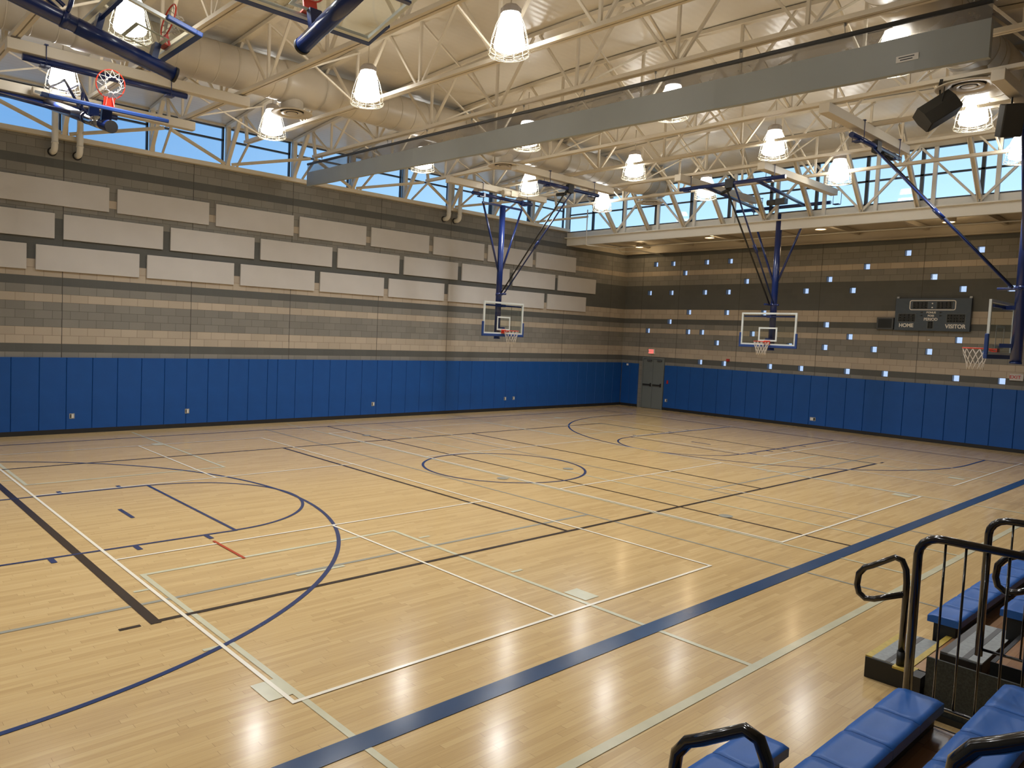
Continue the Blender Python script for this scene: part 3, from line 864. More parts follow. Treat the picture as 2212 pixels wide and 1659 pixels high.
# ================================================================== HIGH BAY LAMPS
def build_lamp(label, loc):
    t = thing('high_bay_lamp', label, 'hanging lamp', loc, 'caged high bay lamps')
    m = MB()   # prismatic glass
    m.lathe([(0.155, 0.60), (0.175, 0.52), (0.21, 0.36), (0.245, 0.16), (0.25, 0.10), (0.235, 0.075), (0.15, 0.04), (0.0, 0.03)], 28)
    m.build('glass_reflector', M['shade'], t)
    m = MB(); m.lathe([(0.0, 0.74), (0.11, 0.74), (0.165, 0.69), (0.165, 0.61), (0.15, 0.60)], 8, smooth=False); m.build('housing', M['lhouse'], t)
    m = MB(); m.tube([(0, 0, 0.74), (0, 0, deck_z(loc[1]) - loc[2] - 0.02)], 0.011, 8); m.build('stem', M['cream'], t)
    m = MB()   # wire guard
    for r, z in ((0.335, 0.0), (0.325, -0.025), (0.20, -0.055), (0.09, -0.065), (0.315, 0.05), (0.30, 0.19)):
        m.tube([(r * math.cos(2 * PI * k / 28), r * math.sin(2 * PI * k / 28), z) for k in range(28)], 0.0035, 5, closed=True)
    for k in range(12):
        a = 2 * PI * k / 12; c_, s_ = math.cos(a), math.sin(a)
        m.tube([(r * c_, r * s_, z) for r, z in ((0.17, 0.56), (0.235, 0.42), (0.30, 0.19), (0.315, 0.05), (0.335, 0.0), (0.20, -0.055), (0.09, -0.065))], 0.0035, 5)
    m.build('wire_guard', M['wire'], t)
    ld = bpy.data.lights.new('lamp_bulb', 'SPOT'); ld.energy = LAMP_W; ld.color = LAMP_C; ld.shadow_soft_size = 0.16; ld.spot_size = math.radians(146); ld.spot_blend = 0.85
    lo = bpy.data.objects.new('lamp_bulb', ld); COL.objects.link(lo); lo.parent = t; lo.location = (0, 0, -0.14)
    return t
LROW = [(24.0, 'over the left end of the hall'), (19.42, 'in the row just before the grey curtain'), (14.78, 'in the row behind the grey curtain'), (10.45, 'in the middle row beyond the curtain'), (6.70, 'in the last row before the end windows')]
LCOL = [(3.65, 'nearest the left wall'), (7.58, 'second from the left wall'), (11.5, 'third from the left wall'), (15.5, 'fourth from the left wall')]
proto = None
for x, rn in LROW:
    for y, cn in LCOL:
        if x > 23 and y > 8: lab = 'caged high bay lamp above the camera, outside the picture'
        elif x > 19 and x < 20 and y > 14: lab = 'caged high bay lamp above the camera, outside the picture'
        else: lab = 'glowing caged lamp ' + rn + ', ' + cn
        proto = build_lamp(lab, (x, y, 7.40)) if proto is None else dup(proto, (x, y, 7.40), lab)
for y in (3.65, 7.58, 11.5, 15.5): dup(proto, (28.4, y, 7.40), 'caged high bay lamp above the camera, outside the picture')

# ================================================================== DIVIDER CURTAIN
t = thing('divider_curtain', 'rolled up grey vinyl divider curtain spanning the hall under the roof', 'curtain', (16.85, 0.8, 7.0))
def cz(y, a, b_): return a + (b_ - a) * (y - 0.8) / 16.5
xx = 16.78
def strip(name, za, zb, mt, x0, thick=0.0):
    m = MB(); N = 40
    def P(y, z, dx): return (x0 + dx, y, z)
    for k in range(N):
        y0, y1 = 0.8 + 16.5 * k / N, 0.8 + 16.5 * (k + 1) / N
        w0, w1 = 0.012 * math.sin(k * 1.7), 0.012 * math.sin((k + 1) * 1.7)
        A, B1 = cz(y0, *za), cz(y1, *za); Cc, D = cz(y0, *zb), cz(y1, *zb)
        m.face([P(y0, A, w0), P(y1, B1, w1), P(y1, D, w1), P(y0, Cc, w0)], 0, True)
        if thick:
            m.face([P(y0, A, w0 - thick), P(y0, Cc, w0 - thick), P(y1, D, w1 - thick), P(y1, B1, w1 - thick)], 0, True)
            m.face([P(y0, A, w0), P(y0, A, w0 - thick), P(y1, B1, w1 - thick), P(y1, B1, w1)], 0, True)
            if k == 0: m.face([P(y0, A, w0), P(y0, Cc, w0), P(y0, Cc, w0 - thick), P(y0, A, w0 - thick)])
            if k == N - 1: m.face([P(y1, B1, w1), P(y1, B1, w1 - thick), P(y1, D, w1 - thick), P(y1, D, w1)])
    local(m, t); return m.build(name, mt, t)
strip('vinyl_skirt', (6.97, 6.64), (7.36, 7.12), M['curtain'], xx, 0.10)
strip('mesh_upper', (7.34, 7.10), (7.60, 7.34), M['curtmesh'], xx - 0.01)
m = MB(); m.tube([(xx - 0.02, 0.8, 7.60), (xx - 0.02, 17.3, 7.335)], 0.035, 12); local(m, t); m.build('top_batten', M['dgrey'], t)
for k in range(11):
    y = 1.6 + 1.55 * k
    m = MB(); zt = chord_z(16.85, y); m.tube([(xx - 0.02, y, cz(y, 7.60, 7.335)), (xx + 0.03, y, zt)], 0.006, 6); m.tube([(xx - 0.0, y, zt - 0.04), (xx, y, zt + 0.01)], 0.02, 8); local(m, t); m.build('hanger', M['steel'], t)
m = MB(); m.box((xx + 0.013, 16.25, 6.80), (xx + 0.018, 16.52, 6.885)); local(m, t); lb = m.build('maker_label', M['sign'], t)
m = MB()
m.box((xx + 0.018, 16.28, 6.852), (xx + 0.020, 16.47, 6.866)); m.box((xx + 0.018, 16.30, 6.820), (xx + 0.020, 16.45, 6.834)); local(m, t); pr = m.build('label_print', M['blk'], lb)
# curtain winch at the right hand end
t = thing('curtain_winch', 'black and steel curtain winch at the right end of the curtain', 'winch', (16.9, 17.5, 7.4))
m = MB(); m.tube([(-0.05, -0.15, -0.05), (-0.05, 0.35, -0.06)], 0.06, 16); m.build('drive_shaft', M['steel'], t)
m = MB(); m.box((-0.14, 0.35, -0.30), (0.12, 0.50, 0.28)); m.box((-0.10, 0.50, -0.1), (0.1, 0.85, 0.1)); m.build('motor_box', M['blk'], t, bevel=0.015)
m = MB(); m.beam((0.1, 0.3, 0.35), (0.1, 0.6, -0.3), 0.04, 0.02); m.beam((-0.1, 0.35, 0.3), (-0.1, 0.9, 0.25), 0.05, 0.05); m.build('mount_bracket', M['steel'], t)

# ================================================================== BACKSTOPS
def backstop(name, label, loc, rz, fold=None, plen=2.75, wscale=1.0, frame2=False, frontY=2.8, pipez=7.36, dxf=0.0):
    """local: board faces +Y, rear pipe at y=0, floor at z=0"""
    t = thing(name, label, 'basketball backstop', loc, 'ceiling hung basketball backstops', rz)
    nv = M['navy']; H = plen / 2; carrier_top = 7.695 if loc[0] < 15 else (7.62 if rz != PI / 2 else 7.62)
    m = MB(); m.tube([(-H, 0, pipez), (H, 0, pipez)], 0.055, 16); m.build('rear_pipe', nv, t)
    m = MB(); m.tube([(-H + dxf, frontY, pipez), (H + dxf, frontY, pipez)], 0.055, 16); m.build('front_pipe', nv, t)
    for y in (0, frontY):
        for x in ((-H + 0.35, H - 0.35) if not frame2 else (-1.73, 0.72)):
            if y > 0 and not frame2: x += dxf
            zt = carrier_top - 0.0
            m = MB()
            for d in (-0.115, 0.115):
                a, b_ = ((x, y + d) if not frame2 else (x + d, y))
                m.tube([(a, b_, pipez - 0.08), (a, b_, zt + 0.02)], 0.008, 6)
            e = 0.13
            m.box((x - (e if frame2 else 0.03), y - (0.03 if frame2 else e), zt), (x + (e if frame2 else 0.03), y + (0.03 if frame2 else e), zt + 0.02)); m.box((x - 0.08, y - 0.075, pipez - 0.09), (x + 0.08, y + 0.075, pipez - 0.06))
            m.build('hanger_clamp', nv, t)
    if frame2:
        for x in (-0.75, 0.75):
            m = MB(); m.tube([(x, 0.0, pipez), (x + dxf, frontY, pipez)], 0.05, 14); m.build('side_pipe', nv, t)
    m = MB(); m.box((-0.3, 0.15, pipez + 0.05), (0.0, 0.38, pipez + 0.22)); m.tube([(0.0, 0.26, pipez + 0.13), (0.3, 0.26, pipez + 0.13)], 0.09, 14); m.build('winch', M['creamlt'] if not frame2 else M['dgrey'], t)
    # swinging part, built hanging straight down, then folded about the rear pipe
    if fold: X = Matrix.Translation((0, 0, pipez)) @ Matrix.Rotation(math.radians(fold), 4, 'X') @ Matrix.Translation((0, 0, -pipez))
    else: X = Matrix.Identity(4)
    def part(nm, mb, mt, parent=t): return mb.build(nm, mt, parent, X)
    ptop = pipez - 0.24; wb = 0.93 * wscale
    m = MB(); m.beam((-wb, 0, ptop), (wb, 0, ptop), 0.05, 0.06); part('cross_bar', m, nv)
    for s in (-1, 1):
        m = MB(); m.tube([(s * (wb - 0.04), 0, pipez - 0.02), (s * (wb - 0.04), 0, ptop)], 0.018, 8); m.box((s * (wb - 0.04) - 0.04, -0.06, pipez - 0.08), (s * (wb - 0.04) + 0.04, 0.06, pipez + 0.06)); part('pivot_link', m, nv)
        m = MB(); m.tube([(s * (wb - 0.04), 0, ptop - 0.02), (s * 0.06, 0, 4.95)], 0.034, 12); part('side_strut', m, nv)
    m = MB(); m.tube([(0, 0, ptop + 0.02), (0, 0, 2.80)], 0.098, 20); part('mast', m, nv)
    m = MB(); m.tube([(0, 0, 2.81), (0, 0, 2.77)], 0.104, 20); part('end_cap', m, M['black'] if fold else nv)
    m = MB(); m.tube([(0, 0, 4.20), (0, 0, 4.28)], 0.108, 20); part('mast_collar', m, nv)
    m = MB(); m.tube([(-0.16, 0.0, 4.24), (-0.1, 0.0, 4.24), (0.1, 0.16, 4.24), (0.1, 0.42, 4.24)], 0.03, 8); part('brace_bracket', m, nv)
    if not fold:
        for s in (-1, 1):
            m = MB(); m.tube([(s * 0.07, 0.16, 4.26), (s * 0.13 + dxf, frontY, pipez - 0.05)], 0.024, 10)
            mid = Vector((s * 0.1 + dxf / 2, (0.16 + frontY) * 0.5, (4.26 + pipez - 0.05) * 0.5))
            if s < 0: m.tube([mid - Vector((0, 0.09, 0.1)), mid + Vector((0, 0.09, 0.1))], 0.045, 10)
            part('folding_brace', m, M['blk'] if s > 0 else nv)
        m = MB(); m.box((-0.12 + dxf, frontY - 0.06, pipez - 0.12), (0.12 + dxf, frontY + 0.06, pipez + 0.12)); m.tube([(0.05 + dxf, frontY - 0.1, pipez - 0.14), (0.35 + dxf, frontY - 0.2, pipez - 0.2)], 0.05, 10); part('brace_pivot', m, M['blk'])
    else:
        for s in (-1, 1):
            m = MB(); m.tube([(s * 0.1, 0.12, 4.3), (s * 0.13, 0.55, 5.4), (s * 0.15, 0.35, 6.4)], 0.026, 10); part('folding_brace', m, nv)
        m = MB(); m.tube([(0, 0, 3.25), (0, 0, 4.1)], 0.103, 20); part('chrome_sleeve', m, M['chrome'] if loc[1] < 5 and rz == 0 else nv)
    # backboard
    by = 0.28; z0, z1 = 2.93, 3.98; hwid = 0.915 * wscale
    m = MB(); m.face([(-hwid + 0.03, by, z0 + 0.03), (hwid - 0.03, by, z0 + 0.03), (hwid - 0.03, by, z1 - 0.03), (-hwid + 0.03, by, z1 - 0.03)]); gp = part('glass_panel', m, M['bglass'])
    m = MB(); fw = 0.055
    for a, c2 in (((-hwid, z0), (-hwid + fw, z1)), ((hwid - fw, z0), (hwid, z1)), ((-hwid + fw, z0), (hwid - fw, z0 + fw)), ((-hwid + fw, z1 - fw), (hwid - fw, z1))):
        m.box((a[0], by - 0.03, a[1]), (c2[0], by + 0.012, c2[1]))
    part('board_frame', m, M['bbwhite'])
    m = MB(); tw = 0.05; q0, q1, r0, r1 = -0.305, 0.305, z0 + 0.13, z0 + 0.13 + 0.45
    for a, c2 in (((q0, r0), (q0 + tw, r1)), ((q1 - tw, r0), (q1, r1)), ((q0 + tw, r0), (q1 - tw, r0 + tw)), ((q0 + tw, r1 - tw), (q1 - tw, r1))):
        m.box((a[0], by + 0.0065, a[1]), (c2[0], by + 0.009, c2[1]))
    m.build('target_square', M['bbwhite'], gp, X)
    m = MB()
    for a, c2 in (((-hwid - 0.045, z0 - 0.075), (hwid + 0.045, z0 + 0.01)), ((-hwid - 0.045, z0), (-hwid + 0.015, z0 + 0.40)), ((hwid - 0.015, z0), (hwid + 0.045, z0 + 0.40))):
        m.box((a[0], by - 0.035, a[1]), (c2[0], by + 0.03, c2[1]))
    o = part('edge_padding', m, M['bbluepad']); bv = o.modifiers.new('bevel', 'BEVEL'); bv.width = 0.014; bv.segments = 2
    for zz in (3.12, 3.86):
        m = MB(); m.box((-0.08, 0.06, zz - 0.04), (0.08, by - 0.01, zz + 0.04)); part('board_bracket', m, nv)
    m = MB(); m.beam((-hwid + 0.06, by - 0.05, 3.86), (hwid - 0.06, by - 0.05, 3.86), 0.03, 0.05); part('rear_rail', m, nv)
    # goal
    rc = (0, by + 0.38, 3.05)
    m = MB(); m.tube([(0.2286 * math.cos(2 * PI * k / 36), rc[1] + 0.2286 * math.sin(2 * PI * k / 36), 3.05) for k in range(36)], 0.011, 8, closed=True)
    m.box((-0.1, by + 0.012, 2.96), (0.1, by + 0.03, 3.08)); m.box((-0.09, by + 0.02, 3.03), (0.09, by + 0.17, 3.055))
    m.beam((-0.07, by + 0.03, 2.97), (-0.04, by + 0.18, 3.04), 0.015, 0.03); m.beam((0.07, by + 0.03, 2.97), (0.04, by + 0.18, 3.04), 0.015, 0.03)
    rim = part('rim', m, M['orange'])
    m = MB(); n = 12
    prof = [(0.2286, 3.04), (0.205, 2.93), (0.17, 2.82), (0.145, 2.72), (0.135, 2.62)] if not fold else [(0.2286, 3.04), (0.15, 2.99), (0.11, 2.96), (0.13, 2.92), (0.12, 2.88)]
    for k in range(n):
        for s in (1, -1):
            pts = []
            for j, (rr, zz) in enumerate(prof):
                a = 2 * PI * (k + 0.5 * s * j) / n
                dx = -0.06 * j if fold else 0
                pts.append((rr * math.cos(a), rc[1] + rr * math.sin(a) , zz) if not fold else (rr * math.cos(a), rc[1] + rr * math.sin(a), zz + 0.0))
            m.tube(pts, 0.0055, 5)
    m.build('net', M['cord'], rim, X)
    return t
backstop('backstop', 'lowered navy backstop with glass board hanging before the long left wall', (10.42, 2.49, 0), 0.0)
backstop('backstop', 'lowered end backstop with glass board centred on the end wall', (4.12, 8.72, 0), -PI / 2, frame2=True, plen=3.1, wscale=0.985, frontY=4.3, dxf=-0.6)
backstop('backstop', 'lowered backstop at the right edge of the picture, seen from behind', (10.1, 16.44, 0), PI, plen=2.75)
backstop('backstop', 'folded backstop over the left windows with its rim facing us', (24.05, 2.49, 0), 0.0, fold=74, plen=2.9, dxf=-0.45)
backstop('backstop', 'folded backstop at the top edge of the picture, glass seen from below', (23.42, 16.44, 0), PI, fold=76.5, plen=2.9)
backstop('backstop', 'large folded end backstop in the upper left corner before a lamp', (28.5, 9.62, 0), PI / 2, fold=77, plen=3.1, wscale=0.98)

# ================================================================== SPEAKERS
t = thing('speaker', 'black loudspeaker hanging tilted from the roof near the right windows', 'speaker', (12.55, 15.5, 7.25), 'black hanging loudspeakers')
X = Matrix.Rotation(math.radians(-48), 4, 'Z') @ Matrix.Rotation(math.radians(35), 4, 'Y') @ Matrix.Rotation(math.radians(18), 4, 'X')
m = MB(); m.prism([(-0.15, -0.19), (0.15, -0.19), (0.19, 0.02), (0.15, 0.19), (-0.15, 0.19), (-0.19, 0.02)], 0, -0.30, 0.30); m.build('cabinet', M['speaker'], t, X)
m = MB(); m.box((-0.28, -0.155, -0.205), (0.28, 0.155, -0.19)); m.build('grille', M['blk'], t, X)
m = MB(); m.tube([(-0.1, 0, 0.12), (-0.05, 0.0, 0.42)], 0.014, 8); m.tube([(0.12, 0.1, 0.1), (0.1, 0.12, 0.42)], 0.008, 6); m.beam((-0.3, -0.1, 0.42), (0.3, 0.12, 0.44), 0.05, 0.03); m.build('hanging_bracket', M['blk'], t)
t = thing('speaker', 'black loudspeaker cut by the right edge beside the duct elbow', 'speaker', (11.7, 16.4, 7.1), 'black hanging loudspeakers')
m = MB(); m.box((-0.18, -0.16, -0.28), (0.18, 0.16, 0.28)); m.build('cabinet', M['speaker'], t, Matrix.Rotation(0.5, 4, 'Z') @ Matrix.Rotation(0.3, 4, 'Y'), bevel=0.02)
m = MB(); m.tube([(0, 0, 0.25), (0, 0, 0.58)], 0.014, 8); m.build('hanging_bracket', M['blk'], t)

# ================================================================== SCOREBOARD
t = thing('scoreboard', 'dark slate scoreboard with HOME and VISITOR lettering on the end wall', 'scoreboard', (0.005, 12.03, 4.15))
W_, H_ = 1.075, 0.53
m = MB(); m.box((0, -W_, -H_), (0.13, W_, H_)); m.build('cabinet', M['slate'], t, bevel=0.01)
def rr_outline(m, y0, y1, z0, z1, r, w, x0, x1):
    pts = []
    for cy, cz_, a in ((y1 - r, z1 - r, 0), (y0 + r, z1 - r, 1), (y0 + r, z0 + r, 2), (y1 - r, z0 + r, 3)):
        for k in range(6):
            an = PI / 2 * a + PI / 2 * k / 5
            pts.append((cy, cz_, an))
    N = len(pts)
    def P(i, rr, x): cy, cz_, an = pts[i % N]; return (x, cy + rr * math.cos(an), cz_ + rr * math.sin(an))
    for i in range(N): m.face([P(i, r - w, x1), P(i, r, x1), P(i + 1, r, x1), P(i + 1, r - w, x1)])
    for i in range(N): m.face([P(i, r, x0), P(i + 1, r, x0), P(i + 1, r, x1), P(i, r, x1)])
m = MB(); rr_outline(m, -0.66, 0.66, 0.14, 0.47, 0.07, 0.028, 0.13, 0.136); m.build('clock_outline', M['sign'], t)
def display(nm, y0, y1, z0, z1, nd):
    m = MB(); m.box((0.13, y0 - 0.008, z0 - 0.008), (0.133, y1 + 0.008, z1 + 0.008)); fr = m.build(nm, M['door'], t)
    m = MB(); m.box((0.133, y0, z0), (0.136, y1, z1)); m.build('display_face', M['led'], fr)
    m = MB(); dw = (y1 - y0) / nd
    for k in range(nd):
        a, c2 = y0 + dw * (k + 0.2), y0 + dw * (k + 0.8); zm = (z0 + z1) / 2; e = 0.03; lo, hi = z0 + 0.03, z1 - 0.03
        for q in (((a, lo), (c2, lo + e)), ((a, zm - e / 2), (c2, zm + e / 2)), ((a, hi - e), (c2, hi)), ((a, lo), (a + e, hi)), ((c2 - e, lo), (c2, hi))):
            m.box((0.136, q[0][0], q[0][1]), (0.1375, q[1][0], q[1][1]))
    m.build('unlit_digits', M['seg'], fr)
display('clock_display', -0.57, -0.13, 0.19, 0.42, 2)
display('clock_display', 0.12, 0.56, 0.19, 0.42, 2)
display('home_display', -0.97, -0.47, -0.24, 0.02, 2)
display('visitor_display', 0.43, 0.93, -0.25, 0.02, 3)
display('period_display', -0.10, 0.06, -0.45, -0.22, 1)
m = MB()
for z in (0.36, 0.23): m.tube([(0.131, 0.0, z), (0.14, 0.0, z)], 0.022, 12)
m.build('colon_lights', M['sign'], t)
TR = (PI / 2, 0, PI / 2)
for s, sz, y, z, bo, sx2 in (('HOME', 0.165, -0.72, -0.365, 0.006, 0.92), ('VISITOR', 0.175, 0.68, -0.375, 0.006, 0.88), ('PERIOD', 0.125, -0.02, -0.155, 0.004, 0.92), ('POSS', 0.085, -0.02, -0.04, 0.003, 0.95), ('BONUS', 0.085, -0.02, 0.065, 0.003, 0.95)):
    text_mesh('lettering', s, sz, M['sign'], t, (0.134, y, z), TR, bo, 0.002, sx2)
m = MB()
for z in (0.07, -0.035):
    for s in (-1, 1): m.face([(0.1335, -0.02 + s * 0.24, z + 0.03), (0.1335, -0.02 + s * 0.24, z - 0.03), (0.1335, -0.02 + s * 0.33, z)][::s])
m.build('arrow_marks', M['led'], t)
for y in (-1.03, 1.03):
    m = MB(); m.box((0.03, y - 0.035, H_), (0.08, y + 0.035, H_ + 0.06)); m.build('lifting_eye', M['steel'], t)
t = thing('shot_clock', 'small dark display box mounted just left of the scoreboard', 'display', (0.005, 10.66, 3.84))
m = MB(); m.box((0, -0.26, -0.2), (0.12, 0.26, 0.2)); m.build('cabinet', M['dgrey'], t, bevel=0.008)
m = MB(); m.box((0.12, -0.21, -0.15), (0.123, 0.21, 0.15)); m.build('display_face', M['led'], t)
# small wall items
t = thing('exit_sign', 'lit red exit sign over the grey double door', 'exit sign', (0.01, 1.55, 2.46))
m = MB(); m.box((0, -0.15, -0.1), (0.05, 0.15, 0.1)); m.build('sign_box', M['sign'], t, bevel=0.006)
m = MB(); m.box((0.05, -0.14, -0.085), (0.053, 0.10, 0.085)); m.build('lit_face', M['exit'], t)
text_mesh('lettering', 'EXIT', 0.12, M['sign'], t, (0.055, -0.02, 0.0), TR, 0.003, 0.001)
t = thing('exit_sign', 'pale exit sign with red letters above the pads at far right', 'exit sign', (0.01, 14.38, 2.28))
m = MB(); m.box((0, -0.17, -0.1), (0.04, 0.17, 0.1)); m.build('sign_box', M['acou'], t, bevel=0.006)
text_mesh('lettering', 'EXIT', 0.14, M['redp'], t, (0.042, -0.03, 0.0), TR, 0.002, 0.001)
m = MB(); m.box((0, -0.06, -0.05), (0.06, 0.06, 0.05)); o = m.build('fire_alarm', M['redp'], bevel=0.006); o.location = (0.0, 5.06, 2.28); tag(o, 'small red fire alarm box just above the pads on the end wall', 'fire alarm')
m = MB(); m.lathe([(0, 0.03), (0.03, 0.03), (0.035, 0.0)], 14); o = m.build('wall_bell', M['sign'], None, Matrix.Rotation(PI / 2, 4, 'Y')); o.location = (0.001, 11.97, 3.33); tag(o, 'small white round sensor on the wall below the scoreboard', 'sensor')
def outlet(loc, axis, lab, wd=0.12, h=0.13):
    t = thing('power_outlet', lab, 'outlet', loc, 'steel outlet boxes set into the blue pads')
    def bx(a, c2):
        m = MB()
        if axis == 0: m.box((a[0], a[1], a[2]), (c2[0], c2[1], c2[2]))
        else: m.box((a[1], a[0], a[2]), (c2[1], c2[0], c2[2]))
        return m
    bx((-wd / 2, 0, -h / 2), (wd / 2, 0.006, h / 2)).build('cover_plate', M['steel'], t)
    bx((-wd / 2 + 0.02, 0.006, -h / 2 + 0.02), (wd * 0.1, 0.010, h / 2 - 0.02)).build('socket', M['sign'], t)
    bx((wd * 0.12, 0.006, -h / 2 + 0.02), (wd / 2 - 0.02, 0.009, h / 2 - 0.02)).build('recess', M['blk'], t)
outlet((22.81, 0.056, 0.44), 0, 'steel outlet box low in the blue pads at the far left')
outlet((19.87, 0.056, 0.455), 0, 'steel outlet box in the left wall pads, second from the left')
outlet((13.6, 0.056, 0.455), 0, 'steel outlet box in the left wall pads, third from the left')
outlet((7.40, 0.056, 0.47), 0, 'steel outlet box below the left backstop, left of a pair')
outlet((6.93, 0.056, 0.475), 0, 'steel outlet box below the left backstop, right of a pair')
outlet((0.056, 8.49, 0.33), 1, 'wide steel outlet box in the pads of the end wall', 0.2, 0.13)
outlet((0.056, 2.40, 0.42), 1, 'steel outlet box in the pads just right of the door')
m = MB(); m.box((0.0, -0.05, -0.04), (0.006, 0.05, 0.04)); o = m.build('wall_plate', M['sign']); o.location = (0.056, 0.36, 1.83); tag(o, 'small white plate on the blue pad beside the corner', 'wall plate')
m = MB(); m.box((0.0, -0.035, -0.07), (0.02, 0.035, 0.07)); o = m.build('fire_pull_station', M['redp']); o.location = (0.056, 2.42, 1.20); tag(o, 'small red pull station on the pads right of the door', 'fire alarm')

# ================================================================== BLEACHERS
def seat_mesh(L=0.45, D=0.27, end=False):
    m = MB(); nx, ny = 8, 6
    def Z(u, v):   # gentle dish with a rolled front and back
        s = (2 * v - 1) ** 2; q = (2 * u - 1) ** 2
        return -0.018 * (1 - s) * (1 - q * q) - (0.012 * (max(0, abs(2 * v - 1) - 0.8) / 0.2) ** 2) - (0.006 * (max(0, abs(2 * u - 1) - 0.85) / 0.15) ** 2)
    g = [[(L * i / nx, D * j / ny, Z(i / nx, j / ny)) for j in range(ny + 1)] for i in range(nx + 1)]
    for i in range(nx):
        for j in range(ny): m.face([g[i][j], g[i + 1][j], g[i + 1][j + 1], g[i][j + 1]], 0, True)
    h = -0.075
    for i in range(nx):
        m.face([g[i][0], (g[i][0][0], 0, h), (g[i + 1][0][0], 0, h), g[i + 1][0]], 0); m.face([g[i + 1][ny], (g[i + 1][ny][0], D, h), (g[i][ny][0], D, h), g[i][ny]], 0)
    for j in range(ny):
        m.face([g[0][j + 1], (0, g[0][j + 1][1], h), (0, g[0][j][1], h), g[0][j]], 0); m.face([g[nx][j], (L, g[nx][j][1], h), (L, g[nx][j + 1][1], h), g[nx][j + 1]], 0)
    m.face([(0, 0, h), (0, D, h), (L, D, h), (L, 0, h)], 0)
    # merge doubled vertices for smooth shading
    me_v = {}; nv = []; remap = []
    for p in m.v:
        k = (round(p[0], 5), round(p[1], 5), round(p[2], 5))
        if k not in me_v: me_v[k] = len(nv); nv.append(p)
        remap.append(me_v[k])
    m.v = nv; m.f = [tuple(remap[i] for i in f) for f in m.f]
    return m
SEAT = None
def bleacher(label, rows, xe_deck, xmax_or_min, sgn, aisle=None):
    """rows: list of (k, x_end_of_seats). sgn=+1: grows to +x from the ends; -1 the other way"""
    global SEAT
    t = thing('bleacher_section', label, 'bleachers', (xe_deck, 18.0, 0), 'pull out bleacher sections')
    for k, xs in rows:
        yf = 17.97 + 0.575 * (k - 1); zt = 0.18 + 0.25 * k
        L = 0.455; n = int(abs(xmax_or_min - xs) / L)
        for i in range(n):
            x = xs + i * L if sgn > 0 else xs - (i + 1) * L
            if SEAT is None:
                o = seat_mesh().build('seat', M['seat'], t); SEAT = o.data
            else:
                o = bpy.data.objects.new('seat', SEAT); COL.objects.link(o); o.parent = t
            o.location = (x - xe_deck, yf - 18.0, zt)
        a, b_ = sorted((xs + sgn * 0.03, xmax_or_min))
        m = MB(); m.box((a, yf + 0.05, zt - 0.30 if k > 1 else 0.0), (b_, yf + 0.23, zt - 0.075)); local(m, t); m.build('seat_riser', M['blk'], t)
        # footboard behind this row at height 0.25 k
        a, b_ = sorted((xs + 0.02 if sgn > 0 else xe_deck, xmax_or_min))
        m = MB(); m.box((a, yf + 0.20, 0.25 * k - 0.03), (b_, yf + 0.775, 0.25 * k)); local(m, t); m.build('footboard', M['deckwood'], t)
        m = MB(); m.box((a, yf + 0.17, 0.25 * k - 0.10), (b_, yf + 0.20, 0.25 * k + 0.004)); m.box((a - 0.008 if sgn > 0 else b_, yf + 0.17, 0.25 * k - 0.12), (a if sgn > 0 else b_ + 0.008, yf + 0.775, 0.25 * k + 0.004)); local(m, t); m.build('deck_edge', M['blk'], t)
    # dark undercarriage
    m = MB()
    x0 = xe_deck + sgn * 0.9
    for k in range(1, len(rows) + 1):
        yf = 17.97 + 0.575 * (k - 1)
        for x in (x0, x0 + sgn * 2.5):
            m.box((x - 0.03, yf + 0.3, 0.0), (x + 0.03, yf + 0.36, 0.25 * k - 0.03))
    local(m, t); m.build('support_frame', M['blk'], t)
    return t
s1 = bleacher('near bleacher section with blue seats at the bottom right', [(1, 23.36), (2, 22.45), (3, 22.45), (4, 22.45)], 22.45, 31.3, 1)
s2 = bleacher('farther bleacher section with blue seats beyond the aisle rails', [(1, 19.85), (2, 19.92), (3, 19.9), (4, 19.9)], 20.9, 6.0, -1)
# nosing and aisle steps of the far section
m = MB(); m.box((9.0, 18.13, 0.252), (20.9, 18.18, 0.256)); local(m, s2); m.build('yellow_nosing', M['yellow'], s2)
def step(label, x0, x1, y0, y1, z0, z1):
    t = thing('aisle_step', label, 'step', (x0, y0, z0), 'grey grit aisle steps of the bleachers')
    L, D, h = x1 - x0, y1 - y0, z1 - z0
    m = MB(); m.box((0, 0, 0), (L, D, h - 0.012)); m.build('step_box', M['blk'], t, bevel=0.006)
    m = MB(); m.box((0.008, 0.055, h - 0.012), (L - 0.008, D, h)); m.build('grit_tread', M['stepgrey'], t)
    m = MB(); m.box((0.008, 0.16, h), (L - 0.008, 0.20, h + 0.002)); m.build('dark_strip', M['stepdk'], t)
    m = MB(); m.box((0.008, 0.0, h - 0.012), (L - 0.008, 0.055, h)); m.build('yellow_edge' if z0 < 0.1 else 'dark_edge', M['yellow'] if z0 < 0.1 else M['stepdk'], t)
step('low grey aisle step with yellow edge on the court floor', 19.9, 20.82, 17.78, 18.13, 0.0, 0.2)
step('second grey aisle step behind the first, on the wooden footboard', 19.62, 20.72, 18.32, 18.62, 0.256, 0.40)
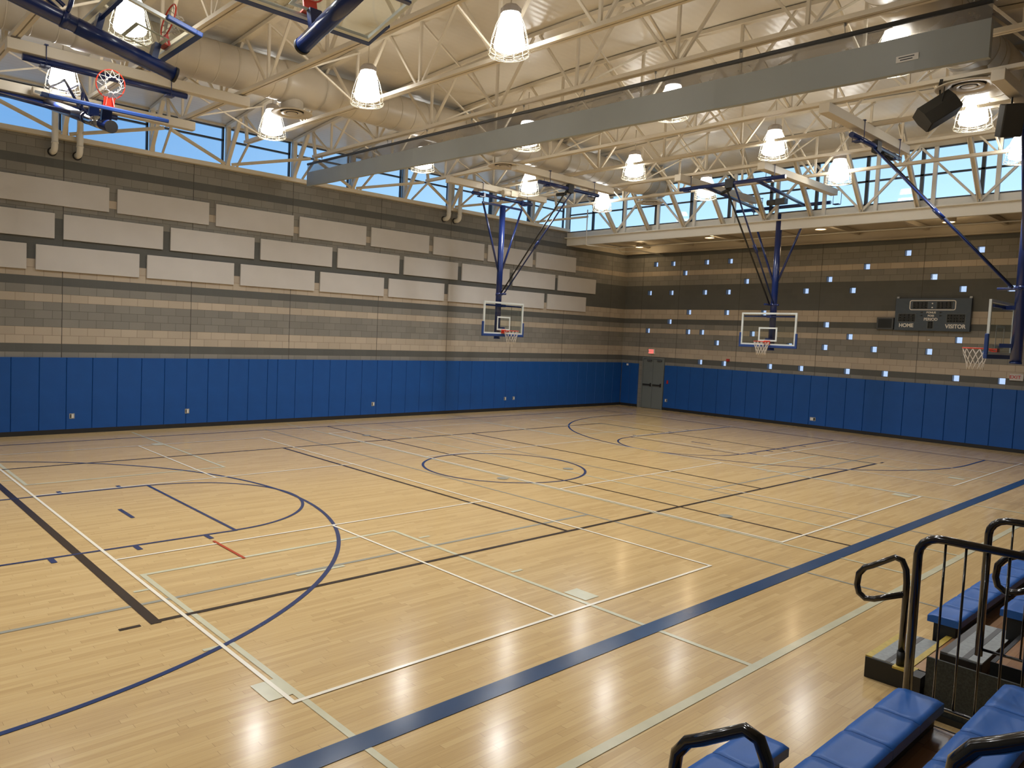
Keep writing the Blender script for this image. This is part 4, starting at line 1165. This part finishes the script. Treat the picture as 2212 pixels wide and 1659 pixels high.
# end skirt mesh, wheels
t = thing('bleacher_end_panel', 'black mesh skirt panel with wheels at the near end of the far bleachers', 'panel', (21.15, 18.25, 0))
m = MB(); m.box((0.0, 0.1, 0.05), (0.02, 1.3, 0.48)); m.build('mesh_panel', M['rubmesh'], t)
m = MB(); m.box((-0.02, 0.05, 0.0), (0.05, 1.3, 0.05)); m.box((-0.1, 0.0, 0.10), (0.06, 0.08, 0.30)); m.box((-0.24, -0.05, 0.14), (-0.02, 1.3, 0.20)); m.build('bottom_beam', M['blk'], t)
for x, y, r in ((-0.1, 0.05, 0.07), (0.12, 0.12, 0.06), (0.25, 0.5, 0.05)):
    m = MB(); m.tube([(x, y - 0.03, r), (x, y + 0.03, r)], r, 18); m.build('wheel', M['black'], t)
# rails
def arcpts(c, r, a0, a1, n=8): return [(c[0] + r * math.cos(a0 + (a1 - a0) * k / n), c[1] + r * math.sin(a0 + (a1 - a0) * k / n)) for k in range(n + 1)]
def guard(label, x, y0, z0, ztop, yl, rise, zb):
    t = thing('guard_rail', label, 'railing', (x, y0, z0), 'black guard rails of the bleachers')
    r = 0.13
    pts = [(0, 0)] + [(0, ztop - z0 - r)] + [(r - r * math.cos(a), ztop - z0 - r + r * math.sin(a)) for a in (0.35, 0.7, 1.05, 1.4)] + [(r + 0.02, ztop - z0 + 0.0), (yl, ztop - z0 + rise)]
    m = MB(); m.tube([(0, p[0], p[1]) for p in pts] + [(0, yl, zb - z0)], 0.028, 16); m.build('rail_frame', M['rail'], t)
    m = MB(); m.tube([(0, 0.0, zb - z0), (0, yl, zb - z0)], 0.012, 10); m.build('bottom_rail', M['rail'], t)
    n = int(yl / 0.115)
    for k in range(1, n):
        y = 0.04 + k * 0.115
        m = MB(); m.tube([(0, y, zb - z0), (0, y, ztop - z0 + rise * y / yl - 0.005)], 0.0075, 8); m.build('baluster', M['rail'], t)
guard('tall black guard rail with thin balusters standing at the open bleacher end', 22.35, 18.57, 0.45, 1.70, 1.3, 0.0, 0.585)
guard('second black guard rail behind the first, above the aisle steps', 20.85, 18.62, 0.505, 1.63, 1.3, 0.03, 0.56)
def loop_rail(label, x, y, z, sc=1.0):
    t = thing('handrail', label, 'handrail', (x, y, z), 'looped black aisle handrails')
    P = [(0, 0.0), (-0.0, 0.72), (-0.012, 0.83), (-0.045, 0.90), (-0.10, 0.915), (-0.27, 0.80), (-0.33, 0.765), (-0.375, 0.70), (-0.385, 0.60), (-0.365, 0.53), (-0.31, 0.495), (-0.24, 0.51), (-0.01, 0.62)]
    m = MB(); m.tube([(0, a * sc, b_ * sc) for a, b_ in P], 0.026, 16); m.build('rail_tube', M['rail'], t)
    m = MB(); m.tube([(0, 0, 0.0), (0, 0, 0.13)], 0.032, 14); m.build('post_sleeve', M['blk'], t)
    m = MB(); m.box((-0.07, -0.04, -0.012), (0.07, 0.12, 0.006)); m.build('base_plate', M['yellow'], t)
loop_rail('looped black aisle handrail beside the low yellow edged step', 20.98, 18.11, 0.26)
loop_rail('looped black handrail farther up the aisle, cut by the right edge', 20.6, 19.02, 0.51)
loop_rail('looped black handrail close to us at the bottom edge, left', 25.38, 19.02, 0.57, 1.0)
loop_rail('looped black handrail at the bottom right corner above the blue seats', 25.45, 19.98, 1.01, 1.0)
